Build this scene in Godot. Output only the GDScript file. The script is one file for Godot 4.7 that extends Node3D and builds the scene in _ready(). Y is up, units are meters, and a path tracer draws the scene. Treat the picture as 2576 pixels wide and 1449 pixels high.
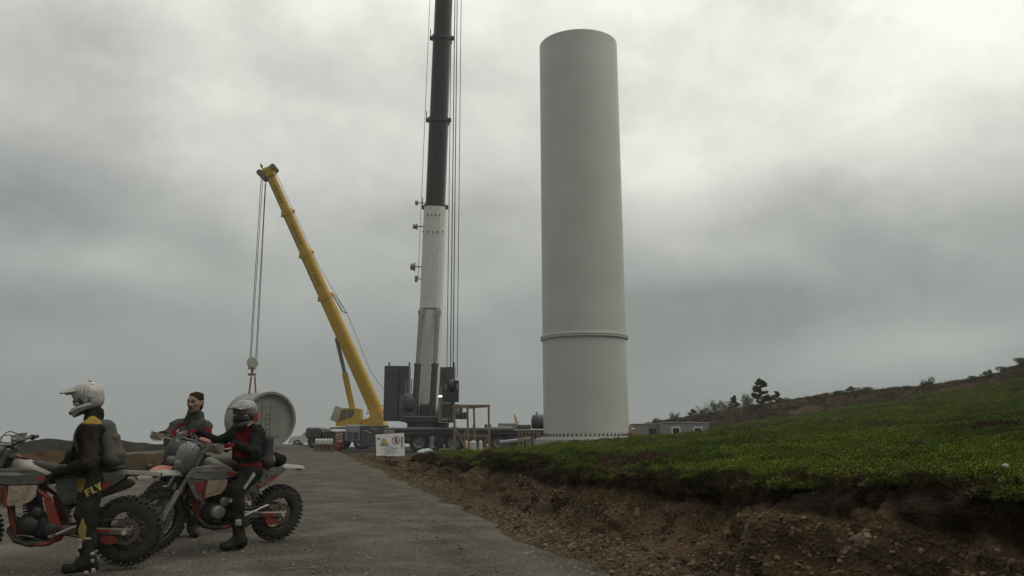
extends Node3D
# A hilltop wind farm building site: gravel road, cut bank, two mobile cranes, a tower and three riders.

const F := 2150.0            # focal length in pixels of a 2576 x 1449 picture
const PITCH := 0.16825
const EYE := Vector3(0, 1.3, 0)

var M := {}
var used := {}
var rng := RandomNumberGenerator.new()
var nz := FastNoiseLite.new()
var nf := FastNoiseLite.new()
var nc := FastNoiseLite.new()

# ------------------------------------------------------------------ helpers
func P(u: float, v: float, d: float) -> Vector3:   # point seen at pixel (u, v), d metres ahead
	var y := (724.5 - v) / F
	var c := cos(PITCH)
	var s := sin(PITCH)
	var dir := Vector3((u - 1288.0) / F, y * c + s, y * s - c)
	return EYE + dir * (d / -dir.z)

func lin(r: float, g: float, b: float) -> Color:
	return Color(r, g, b).linear_to_srgb()

func mat(key: String, r := 0.5, g := 0.5, b := 0.5, rough := 0.7, metal := 0.0) -> StandardMaterial3D:
	if M.has(key):
		return M[key]
	var m := StandardMaterial3D.new()
	m.albedo_color = lin(r, g, b)
	m.roughness = rough
	m.metallic = metal
	M[key] = m
	return m

func vmat(key: String, rough := 0.85) -> StandardMaterial3D:
	if M.has(key):
		return M[key]
	var m := StandardMaterial3D.new()
	m.vertex_color_use_as_albedo = true
	m.roughness = rough
	M[key] = m
	return m

func grain(key: String, size: int, freq: float, octaves: int, lo: Color, hi: Color, seed_: int, cellular := false) -> ImageTexture:
	if M.has(key):
		return M[key]
	var n := FastNoiseLite.new()
	n.seed = seed_
	n.frequency = freq
	n.fractal_octaves = octaves
	n.noise_type = FastNoiseLite.TYPE_CELLULAR if cellular else FastNoiseLite.TYPE_SIMPLEX_SMOOTH
	if cellular:
		n.cellular_return_type = FastNoiseLite.RETURN_CELL_VALUE
	var im := n.get_seamless_image(size, size, false, false, 0.15)
	im.convert(Image.FORMAT_RGB8)
	for y in size:
		for x in size:
			var t := im.get_pixel(x, y).r
			im.set_pixel(x, y, lo.lerp(hi, t))
	var tx := ImageTexture.create_from_image(im)
	M[key] = tx
	return tx

# a material with grain (multiplied on the colour) and relief, laid by world position
func earthy(key: String, base: Color, tex: ImageTexture, tile: float, bump: ImageTexture, bump_cm: float, rough := 0.95, coarse: ImageTexture = null, coarse_tile := 9.0) -> StandardMaterial3D:
	var m := StandardMaterial3D.new()
	m.albedo_color = base
	m.albedo_texture = tex
	m.uv1_triplanar = true
	m.uv1_world_triplanar = true
	m.uv1_scale = Vector3.ONE / tile
	m.roughness = rough
	m.vertex_color_use_as_albedo = true
	if bump:
		m.heightmap_enabled = true
		m.heightmap_texture = bump
		m.heightmap_scale = bump_cm
	if coarse:
		m.detail_enabled = true
		m.detail_albedo = coarse
		m.detail_blend_mode = BaseMaterial3D.BLEND_MODE_MUL
		m.detail_uv_layer = BaseMaterial3D.DETAIL_UV_2
		m.uv2_triplanar = true
		m.uv2_world_triplanar = true
		m.uv2_scale = Vector3.ONE / coarse_tile
	M[key] = m
	return m

# painted or coated surfaces get grime through a grain texture laid in object space
func worn(key: String, r: float, g: float, b: float, rough: float, tile: float, metal := 0.0, strong := false) -> StandardMaterial3D:
	if M.has(key):
		return M[key]
	var m := mat(key, r, g, b, rough, metal)
	m.albedo_texture = M["grime_strong" if strong else "grime"]
	m.uv1_triplanar = true
	m.uv1_scale = Vector3.ONE / tile
	return m

func start() -> SurfaceTool:
	var st := SurfaceTool.new()
	st.begin(Mesh.PRIMITIVE_TRIANGLES)
	st.set_smooth_group(-1)
	return st

func quad(st: SurfaceTool, a: Vector3, b: Vector3, c: Vector3, d: Vector3) -> void:   # counter-clockwise from outside
	st.add_vertex(a); st.add_vertex(c); st.add_vertex(b)
	st.add_vertex(a); st.add_vertex(d); st.add_vertex(c)

func tri(st: SurfaceTool, a: Vector3, b: Vector3, c: Vector3) -> void:
	st.add_vertex(a); st.add_vertex(c); st.add_vertex(b)

func tri_out(st: SurfaceTool, a: Vector3, b: Vector3, c: Vector3, mid: Vector3) -> void:
	if (b - a).cross(c - a).dot(a + b + c - mid * 3.0) < 0.0:
		tri(st, a, c, b)
	else:
		tri(st, a, b, c)

func quad_out(st: SurfaceTool, a: Vector3, b: Vector3, c: Vector3, d: Vector3, mid: Vector3) -> void:
	tri_out(st, a, b, c, mid)
	tri_out(st, a, c, d, mid)

func box(st: SurfaceTool, c: Vector3, size: Vector3, bev := 0.0, basis := Basis()) -> void:
	st.set_smooth_group(-1)
	var h := size * 0.5
	var b := minf(bev, minf(h.x, minf(h.y, h.z)) * 0.8)
	if b <= 0.0:
		var q := []
		for i in 8:
			q.append(c + basis * Vector3(h.x if i & 1 else -h.x, h.y if i & 2 else -h.y, h.z if i & 4 else -h.z))
		for f in [[0, 1, 3, 2], [4, 5, 7, 6], [0, 1, 5, 4], [2, 3, 7, 6], [0, 2, 6, 4], [1, 3, 7, 5]]:
			quad_out(st, q[f[0]], q[f[1]], q[f[2]], q[f[3]], c)
		return
	var px := []
	var py := []
	var pz := []
	for i in 8:
		var s := Vector3(1 if i & 1 else -1, 1 if i & 2 else -1, 1 if i & 4 else -1)
		px.append(c + basis * Vector3(s.x * h.x, s.y * (h.y - b), s.z * (h.z - b)))
		py.append(c + basis * Vector3(s.x * (h.x - b), s.y * h.y, s.z * (h.z - b)))
		pz.append(c + basis * Vector3(s.x * (h.x - b), s.y * (h.y - b), s.z * h.z))
	for f in [[0, 2, 6, 4], [1, 3, 7, 5]]:
		quad_out(st, px[f[0]], px[f[1]], px[f[2]], px[f[3]], c)
	for f in [[0, 1, 5, 4], [2, 3, 7, 6]]:
		quad_out(st, py[f[0]], py[f[1]], py[f[2]], py[f[3]], c)
	for f in [[0, 1, 3, 2], [4, 5, 7, 6]]:
		quad_out(st, pz[f[0]], pz[f[1]], pz[f[2]], pz[f[3]], c)
	for e in [[0, 1], [2, 3], [4, 5], [6, 7]]:
		quad_out(st, py[e[0]], py[e[1]], pz[e[1]], pz[e[0]], c)
	for e in [[0, 2], [1, 3], [4, 6], [5, 7]]:
		quad_out(st, px[e[0]], px[e[1]], pz[e[1]], pz[e[0]], c)
	for e in [[0, 4], [1, 5], [2, 6], [3, 7]]:
		quad_out(st, px[e[0]], px[e[1]], py[e[1]], py[e[0]], c)
	for i in 8:
		tri_out(st, px[i], py[i], pz[i], c)

func bar(st: SurfaceTool, a: Vector3, b: Vector3, w: float, h: float, bev := 0.0, up := Vector3.UP) -> void:   # a box from a to b
	var z := (b - a).normalized()
	if absf(z.dot(up)) > 0.99:
		up = Vector3.RIGHT
	var x := up.cross(z).normalized()
	box(st, (a + b) * 0.5, Vector3(w, h, a.distance_to(b)), bev, Basis(x, z.cross(x), z))

func tube(st: SurfaceTool, pts: Array, rad, n := 8, cap := true) -> void:
	st.set_smooth_group(1)
	var rings := []
	var side := Vector3.ZERO
	for i in pts.size():
		var t: Vector3 = (pts[mini(i + 1, pts.size() - 1)] - pts[maxi(i - 1, 0)]).normalized()
		if i == 0:
			side = t.cross(Vector3.UP if absf(t.y) < 0.9 else Vector3.RIGHT).normalized()
		else:
			side = (side - t * side.dot(t)).normalized()
		var up := t.cross(side)
		var r: float = rad[i] if rad is Array else rad
		var ring := []
		for k in n:
			var a := TAU * k / n
			ring.append(pts[i] + (side * cos(a) + up * sin(a)) * r)
		rings.append(ring)
	for i in rings.size() - 1:
		for k in n:
			quad(st, rings[i][k], rings[i][(k + 1) % n], rings[i + 1][(k + 1) % n], rings[i + 1][k])
	if cap:
		st.set_smooth_group(-1)
		for e in [0, rings.size() - 1]:
			var mid: Vector3 = pts[e]
			var inner: Vector3 = pts[1] if e == 0 else pts[e - 1]
			for k in n:
				tri_out(st, mid, rings[e][k], rings[e][(k + 1) % n], inner)

func spline(pts: Array, per := 5) -> Array:
	var out := []
	for i in pts.size() - 1:
		var p0: Vector3 = pts[maxi(i - 1, 0)]
		var p3: Vector3 = pts[mini(i + 2, pts.size() - 1)]
		var a: Vector3 = pts[i]
		for k in per:
			out.append(a.cubic_interpolate(pts[i + 1], p0, p3, float(k) / per))
	out.append(pts[-1])
	return out

func lathe(st: SurfaceTool, prof: Array, xf := Transform3D(), n := 24, smooth := true) -> void:   # prof: Vector2(radius, along y)
	for i in prof.size() - 1:
		st.set_smooth_group(2 + i if not smooth else 1)
		for k in n:
			var a := TAU * k / n
			var b := TAU * (k + 1) / n
			var p := []
			for q in [[prof[i], a], [prof[i], b], [prof[i + 1], b], [prof[i + 1], a]]:
				p.append(xf * Vector3(q[0].x * cos(q[1]), q[0].y, q[0].x * sin(q[1])))
			if prof[i].x > 0.0001:
				st.add_vertex(p[0]); st.add_vertex(p[1]); st.add_vertex(p[2])
			if prof[i + 1].x > 0.0001:
				st.add_vertex(p[0]); st.add_vertex(p[2]); st.add_vertex(p[3])

# a flat outline in 3D given thickness along its own normal
func plate(st: SurfaceTool, pts: Array, t: float) -> void:
	st.set_smooth_group(-1)
	var n := Vector3.ZERO
	var mid := Vector3.ZERO
	for i in pts.size():
		n += (pts[i] as Vector3).cross(pts[(i + 1) % pts.size()])
		mid += pts[i]
	mid /= pts.size()
	n = n.normalized()
	var x: Vector3 = (pts[1] - pts[0]).normalized()
	x = (x - n * x.dot(n)).normalized()
	var y := n.cross(x)
	var flat := PackedVector2Array()
	for p in pts:
		flat.append(Vector2((p - mid).dot(x), (p - mid).dot(y)))
	var ids := Geometry2D.triangulate_polygon(flat)
	var o := n * t * 0.5
	for i in range(0, ids.size(), 3):
		tri_out(st, pts[ids[i]] + o, pts[ids[i + 1]] + o, pts[ids[i + 2]] + o, mid)
		tri_out(st, pts[ids[i]] - o, pts[ids[i + 1]] - o, pts[ids[i + 2]] - o, mid)
	for i in pts.size():
		var a: Vector3 = pts[i]
		var b: Vector3 = pts[(i + 1) % pts.size()]
		quad(st, a - o, b - o, b + o, a + o)

# rounded cross sections along x: [x, y, half width, half height]
func hull(st: SurfaceTool, secs: Array, n := 14, power := 0.7, zc := 0.0) -> void:
	st.set_smooth_group(1)
	var rings := []
	for s in secs:
		var ring := []
		for k in n:
			var a := TAU * k / n
			var cx := signf(cos(a)) * pow(absf(cos(a)), power)
			var sy := signf(sin(a)) * pow(absf(sin(a)), power)
			ring.append(Vector3(s[0], s[1] + sy * s[3], zc + cx * s[2]))
		rings.append(ring)
	var c0 := Vector3(secs[0][0], secs[0][1], zc)
	var c1 := Vector3(secs[-1][0], secs[-1][1], zc)
	for i in rings.size() - 1:
		var mid := Vector3((secs[i][0] + secs[i + 1][0]) * 0.5, (secs[i][1] + secs[i + 1][1]) * 0.5, zc)
		for k in n:
			quad_out(st, rings[i][k], rings[i][(k + 1) % n], rings[i + 1][(k + 1) % n], rings[i + 1][k], mid)
	for k in n:
		tri_out(st, c0, rings[0][k], rings[0][(k + 1) % n], c1)
		tri_out(st, c1, rings[-1][k], rings[-1][(k + 1) % n], c0)

# ------------------------------------------------------------------ nodes
func numbered(called: String) -> String:
	if not used.has(called):
		used[called] = 0
		return called
	used[called] += 1
	return "%s_%03d" % [called, used[called]]

func obj(called: String, st, m: Material, parent: Node = self) -> MeshInstance3D:
	var o := MeshInstance3D.new()
	o.name = numbered(called) if parent == self else called
	if st is SurfaceTool:
		st.generate_normals()
		st.index()
		o.mesh = st.commit()
	else:
		o.mesh = st
	o.material_override = m
	parent.add_child(o, true)
	return o

func thing(called: String, label: String, category: String, at := Vector3.ZERO, turn := 0.0, group := "") -> Node3D:
	var o := Node3D.new()
	o.name = numbered(called)
	add_child(o)
	o.position = at
	o.rotation.y = turn
	tag(o, label, category, group)
	return o

func tag(o: Node, label: String, category: String, group := "") -> void:
	o.set_meta("label", label)
	o.set_meta("category", category)
	if group:
		o.set_meta("group", group)

func stuff(o: Node) -> void:
	o.set_meta("kind", "stuff")

func structure(o: Node, label: String, category: String) -> void:
	tag(o, label, category)
	o.set_meta("kind", "structure")

func joint(called: String, parent: Node, at := Vector3.ZERO) -> Node3D:
	var o := Node3D.new()
	o.name = called
	o.position = at
	parent.add_child(o, true)
	return o

func scatter(called: String, mesh: Mesh, m: Material, places: Array, tints: Array, parent: Node = self) -> MultiMeshInstance3D:
	var mm := MultiMesh.new()
	mm.transform_format = MultiMesh.TRANSFORM_3D
	mm.use_colors = true
	mm.mesh = mesh
	mm.instance_count = places.size()
	for i in places.size():
		mm.set_instance_transform(i, places[i])
		mm.set_instance_color(i, tints[i])
	var o := MultiMeshInstance3D.new()
	o.name = numbered(called) if parent == self else called
	o.multimesh = mm
	o.material_override = m
	parent.add_child(o, true)
	stuff(o)
	return o

func lettering(text: String, size: float, depth := 0.004) -> TextMesh:
	var t := TextMesh.new()
	var f := SystemFont.new()
	f.font_names = PackedStringArray(["Droid Sans"])
	f.font_weight = 700
	t.font = f
	t.text = text
	t.font_size = 32
	t.pixel_size = size / 23.0     # size is about the height of a capital
	t.depth = depth
	return t

# ------------------------------------------------------------------ bodies: capsules joined smoothly and meshed as surface nets
# bone: [a, b, radius a, radius b, colour]
func nets(st: SurfaceTool, bones: Array, cell: float, k: float, paint = null, fold := 0.0) -> void:
	var lo := Vector3(1e9, 1e9, 1e9)
	var hi := -lo
	for b in bones:
		for e in 2:
			var r: Vector3 = Vector3.ONE * (b[2 + e] + k + cell * 3.0)
			lo = lo.min(b[e] - r)
			hi = hi.max(b[e] + r)
	var nx := int((hi.x - lo.x) / cell) + 2
	var ny := int((hi.y - lo.y) / cell) + 2
	var nzz := int((hi.z - lo.z) / cell) + 2
	var f := PackedFloat32Array()
	f.resize(nx * ny * nzz)
	f.fill(1.0)
	var best := PackedFloat32Array()
	best.resize(nx * ny * nzz)
	best.fill(9.0)
	var who := PackedByteArray()
	who.resize(nx * ny * nzz)
	for bi in bones.size():
		var b: Array = bones[bi]
		var a: Vector3 = b[0]
		var ab: Vector3 = b[1] - a
		var l2 := maxf(ab.length_squared(), 1e-9)
		var ra: float = b[2]
		var rb: float = b[3]
		var m := Vector3.ONE * (maxf(ra, rb) + k + cell * 1.5)
		var p0 := ((b[0] as Vector3).min(b[1]) - m - lo) / cell
		var p1 := ((b[0] as Vector3).max(b[1]) + m - lo) / cell
		for z in range(maxi(int(p0.z), 0), mini(int(p1.z) + 2, nzz)):
			for y in range(maxi(int(p0.y), 0), mini(int(p1.y) + 2, ny)):
				var row := (z * ny + y) * nx
				for x in range(maxi(int(p0.x), 0), mini(int(p1.x) + 2, nx)):
					var ap := lo + Vector3(x, y, z) * cell - a
					var t := clampf(ap.dot(ab) / l2, 0.0, 1.0)
					var d := (ap - ab * t).length() - ra - (rb - ra) * t
					var at := row + x
					if d < best[at]:
						best[at] = d
						who[at] = bi
					var o := f[at]
					var h := maxf(k - absf(o - d), 0.0) / k
					f[at] = minf(o, d) - h * h * k * 0.25
	if fold > 0.0:      # creases of cloth
		for z in nzz:
			for y in ny:
				var row := (z * ny + y) * nx
				for x in nx:
					if absf(f[row + x]) < 0.06:
						var p := lo + Vector3(x, y, z) * cell
						f[row + x] += fold * (nf.get_noise_3d(p.x * 190.0, p.y * 150.0 + p.x * 60.0, p.z * 190.0) + 0.5 * nz.get_noise_3d(p.x * 210.0 - p.y * 120.0, p.y * 260.0, p.z * 210.0))
	var verts := {}
	var cols := {}
	st.set_smooth_group(1)
	var off := [0, 1, nx, nx + 1, nx * ny, nx * ny + 1, nx * ny + nx, nx * ny + nx + 1]
	for z in nzz - 1:
		for y in ny - 1:
			var row := (z * ny + y) * nx
			for x in nx - 1:
				var at := row + x
				var v0 := f[at]
				if v0 > cell * 2.5 or v0 < -cell * 2.5:
					continue
				var mask := 0
				for c in 8:
					if f[at + off[c]] < 0.0:
						mask |= 1 << c
				if mask == 0 or mask == 255:
					continue
				var sum := Vector3.ZERO
				var cnt := 0
				for e in [[0, 1], [2, 3], [4, 5], [6, 7], [0, 2], [1, 3], [4, 6], [5, 7], [0, 4], [1, 5], [2, 6], [3, 7]]:
					var fa := f[at + off[e[0]]]
					var fb := f[at + off[e[1]]]
					if (fa < 0.0) != (fb < 0.0):
						var t := fa / (fa - fb)
						var ca := Vector3(e[0] & 1, (e[0] >> 1) & 1, e[0] >> 2)
						var cb := Vector3(e[1] & 1, (e[1] >> 1) & 1, e[1] >> 2)
						sum += ca.lerp(cb, t)
						cnt += 1
				var p := lo + (Vector3(x, y, z) + sum / cnt) * cell
				verts[at] = p
				var c: Color = bones[who[at]][4]
				if paint != null:
					c = paint.call(p, c, who[at])
				cols[at] = c
	for at in verts:
		for ax in 3:
			var s: int = [1, nx, nx * ny][ax]
			var s1: int = [nx, nx * ny, 1][ax]
			var s2: int = [nx * ny, 1, nx][ax]
			var ina := f[at] < 0.0
			if ina == (f[at + s] < 0.0):
				continue
			var q := [at, at - s1, at - s1 - s2, at - s2]
			if not (verts.has(q[1]) and verts.has(q[2]) and verts.has(q[3])):
				continue
			var order := [0, 2, 1, 0, 3, 2] if ina else [0, 1, 2, 0, 2, 3]
			for i in order:
				st.set_color(cols[q[i]])
				st.add_vertex(verts[q[i]])

# ------------------------------------------------------------------ sky
func ramp(t: float, xs: Array, ys: Array) -> float:
	if t <= xs[0]:
		return ys[0]
	for i in xs.size() - 1:
		if t <= xs[i + 1]:
			var k: float = (t - xs[i]) / (xs[i + 1] - xs[i])
			return lerpf(ys[i], ys[i + 1], k)
	return ys[-1]

func make_sky() -> ImageTexture:
	var w := 1024
	var h := 512
	var im := Image.create_empty(w, h, false, Image.FORMAT_RGBF)
	var n := FastNoiseLite.new()
	n.seed = 21
	n.frequency = 0.55
	n.fractal_octaves = 5
	n.fractal_gain = 0.42
	n.domain_warp_enabled = true
	n.domain_warp_amplitude = 0.5
	n.domain_warp_frequency = 0.7
	# banks of cloud: picture direction, spread, strength
	var banks := []
	for b in [[170, 770, 330, 80, -0.2], [60, 540, 260, 100, -0.2], [540, 250, 220, 110, 0.24], [1850, 770, 420, 80, -0.24], [2480, 560, 420, 130, -0.2], [2250, 130, 480, 190, 0.15], [1240, 400, 240, 130, 0.12], [1750, 440, 260, 150, 0.18], [880, 660, 240, 70, -0.1], [330, 90, 320, 80, -0.14], [2520, 860, 260, 55, 0.22], [930, 400, 190, 110, 0.1], [250, 660, 200, 40, 0.14], [2100, 930, 300, 50, 0.08], [1900, 640, 200, 60, 0.12], [560, 430, 240, 60, 0.12]]:
		var dir := (P(b[0], b[1], 100.0) - EYE).normalized()
		banks.append([atan2(dir.x, -dir.z), asin(dir.y), b[2] / F, b[3] / F, b[4]])
	for y in h:
		var th := PI * (y + 0.5) / h
		var el := PI / 2 - th
		var e := rad_to_deg(el)
		var base := ramp(e, [-90, 0, 3, 7, 12, 17, 22, 28, 40, 90], [0.265, 0.267, 0.28, 0.33, 0.44, 0.56, 0.7, 0.86, 0.98, 0.94])
		for x in w:
			var az := wrapf((x + 0.5) / w * TAU, -PI, PI)
			var dy := maxf(sin(el), 0.0)
			var s := 1.0 / (dy + 0.16)
			var q := Vector3(sin(az) * cos(el) * s, dy * 1.5, -cos(az) * cos(el) * s)
			var c := n.get_noise_3d(q.x * 1.25 + 3.0, q.y, q.z * 1.25)
			var c2 := n.get_noise_3d(q.x * 0.42, 7.0, q.z * 0.42)
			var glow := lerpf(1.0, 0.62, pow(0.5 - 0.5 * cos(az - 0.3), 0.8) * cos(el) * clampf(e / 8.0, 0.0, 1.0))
			var k := 1.0 + smoothstep(1.0, 18.0, e) * (c * 0.3 + c2 * 0.34)
			var c3 := n.get_noise_3d(az * 4.2, 40.0, el * 7.5) + 0.6 * n.get_noise_3d(az * 9.0, 60.0, el * 13.0)
			k += c3 * 0.32 * smoothstep(0.5, 7.0, e)
			for b in banks:
				var da: float = (az - b[0]) / b[2]
				var de: float = (el - b[1]) / b[3]
				var r := da * da + de * de
				if r < 7.0:
					k += b[4] * exp(-r) * clampf(1.0 + c * 1.0, 0.3, 1.7)
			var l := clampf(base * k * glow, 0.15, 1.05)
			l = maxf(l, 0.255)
			var warm := clampf((l - 0.2) / 0.6, 0.0, 1.0)
			im.set_pixel(x, y, Color(l * lerpf(0.955, 0.995, warm), l * lerpf(1.0, 1.005, warm), l * lerpf(0.975, 0.915, warm)))
	im.resize(2048, 1024, Image.INTERPOLATE_CUBIC)
	return ImageTexture.create_from_image(im)

# ------------------------------------------------------------------ lie of the land
const E0 := Vector2(3.0, 0.0)         # right edge of the road: x and distance at s = 0
const ALONG := Vector2(-0.238, 0.971)
const ACROSS := Vector2(0.971, 0.238)

func lane(s: float, w: float) -> Vector2:   # x, distance
	return E0 + ALONG * s + ACROSS * w

func edge_wave(s: float) -> float:
	return nz.get_noise_2d(s * 9.0, 50.0) * 0.24 + nz.get_noise_2d(s * 40.0, 90.0) * 0.1

func field_end(x: float) -> float:
	return ramp(x, [-7.0, -3.0, 0.0, 4.0, 8.0, 11.0, 16.0, 24.0, 34.0, 60.0], [26.0, 32.0, 37.0, 41.5, 47.0, 60.0, 71.0, 67.0, 61.0, 60.0])

func field_height(x: float, d: float) -> float:
	var k := maxf(x - 1.5, 0.0)
	var y := 0.87 + 0.06 * (x - 1.5) + 0.0021 * k * k
	y -= 0.0075 * maxf(d - 18.0, 0.0) + 0.25 * smoothstep(5.0, 9.0, x) * smoothstep(22.0, 13.0, x) * smoothstep(35.0, 55.0, d)
	y += nz.get_noise_2d(x * 4.5, d * 4.5) * 0.2 * clampf(d / 12.0, 0.3, 1.0) + nz.get_noise_2d(x * 14.0, d * 14.0) * 0.05
	return y * smoothstep(0.0, 2.2, field_end(x) - d + nz.get_noise_2d(x * 8.0, 5.0) * 1.2)

func ground_height(x: float, d: float) -> float:
	var y := nz.get_noise_2d(x * 2.0, d * 2.0) * 0.03
	y += 0.3 * smoothstep(15.0, 22.0, -x) * smoothstep(36.0, 56.0, d)
	var over := d - ramp(x, [-60.0, -30.0, 0.0, 20.0], [74.0, 80.0, 90.0, 130.0])
	if over > 0.0:
		y -= over * over / (over + 25.0) * 0.55
	var back := -d - 30.0
	if back > 0.0:
		y -= back * 0.1
	var left := -x - 34.0
	if left > 0.0:
		y -= left * 0.16
	return y

func sheet(st: SurfaceTool, rows: int, cols: int, at: Callable, color: Callable) -> void:
	st.set_smooth_group(1)
	var p := []
	var c := []
	for i in rows:
		for j in cols:
			var q: Vector3 = at.call(i, j)
			p.append(q)
			c.append(color.call(i, j, q))
	for i in rows - 1:
		for j in cols - 1:
			var a := i * cols + j
			for k in [a, a + cols + 1, a + 1, a, a + cols, a + cols + 1]:
				st.set_color(c[k])
				st.add_vertex(p[k])

func steps(list: Array) -> Array:   # [from, step, to, step, to ...]
	var out := [list[0]]
	var i := 1
	while i < list.size():
		while out[-1] < list[i + 1] - 1e-4:
			out.append(out[-1] + list[i])
		i += 2
	return out

func rock_mesh(seed_: int) -> ArrayMesh:
	var r := RandomNumberGenerator.new()
	r.seed = seed_
	var st := start()
	var n := 7
	var rows := [[-0.85, 0.35], [-0.3, 0.95], [0.35, 0.9], [0.85, 0.4]]
	var p := []
	for row in rows:
		var ring := []
		for k in n:
			var a := TAU * (k + r.randf_range(-0.3, 0.3)) / n
			var q := r.randf_range(0.78, 1.2)
			ring.append(Vector3(cos(a) * row[1] * q, row[0] * r.randf_range(0.75, 1.1) * 0.72, sin(a) * row[1] * q * 0.85))
		p.append(ring)
	for i in 3:
		for k in n:
			quad_out(st, p[i][k], p[i][(k + 1) % n], p[i + 1][(k + 1) % n], p[i + 1][k], Vector3.ZERO)
	for k in n:
		tri_out(st, Vector3(0, -0.66, 0), p[0][k], p[0][(k + 1) % n], Vector3.ZERO)
		tri_out(st, Vector3(0, 0.68, 0), p[3][k], p[3][(k + 1) % n], Vector3.ZERO)
	st.generate_normals()
	return st.commit()

func leaf(st: SurfaceTool, at: Vector3, dir: Vector3, l: float, w: float, roll: float) -> void:
	var side := dir.cross(Vector3(0.3, 1, 0.1)).normalized().rotated(dir, roll)
	var bend := dir.cross(side) * l * 0.12
	var a := at + dir * l * 0.5 + side * w
	var b := at + dir * l * 0.5 - side * w
	tri(st, at, a + bend, at + dir * l)
	tri(st, at, at + dir * l, b + bend)

func tuft_mesh(seed_: int, leaves: int, twigs: int) -> ArrayMesh:
	var r := RandomNumberGenerator.new()
	r.seed = seed_
	var st := start()
	for i in leaves:
		var a := r.randf() * TAU
		var rad := sqrt(r.randf())
		var hh := (1.0 - rad * rad * 0.75) * r.randf_range(0.35, 1.0)
		var at := Vector3(cos(a) * rad, hh, sin(a) * rad)
		var dir := Vector3(cos(a) * rad + r.randf_range(-0.7, 0.7), r.randf_range(0.1, 1.1), sin(a) * rad + r.randf_range(-0.7, 0.7)).normalized()
		st.set_color(Color(1, 1, 1) * r.randf_range(0.82, 1.12))
		leaf(st, at, dir, r.randf_range(0.11, 0.2), r.randf_range(0.045, 0.08), r.randf_range(-1.2, 1.2))
	for i in twigs:
		var a := r.randf() * TAU
		var dir := Vector3(cos(a) * r.randf_range(0.2, 1.0), r.randf_range(0.3, 1.1), sin(a) * r.randf_range(0.2, 1.0)).normalized()
		var at := Vector3(cos(a), 0, sin(a)) * r.randf_range(0.0, 0.4)
		st.set_color(Color(1, 1, 1) * r.randf_range(0.5, 1.1))
		leaf(st, at, dir, r.randf_range(0.5, 1.05), r.randf_range(0.015, 0.03), r.randf_range(-1.5, 1.5))
	st.generate_normals()
	return st.commit()

func frond_basis(r: RandomNumberGenerator, size: float, tall: float) -> Basis:
	return Basis(Vector3.UP, r.randf() * TAU) * Basis(Vector3.RIGHT, r.randf_range(-0.25, 0.25)) * Basis.from_scale(Vector3(size, size * tall, size))

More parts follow.
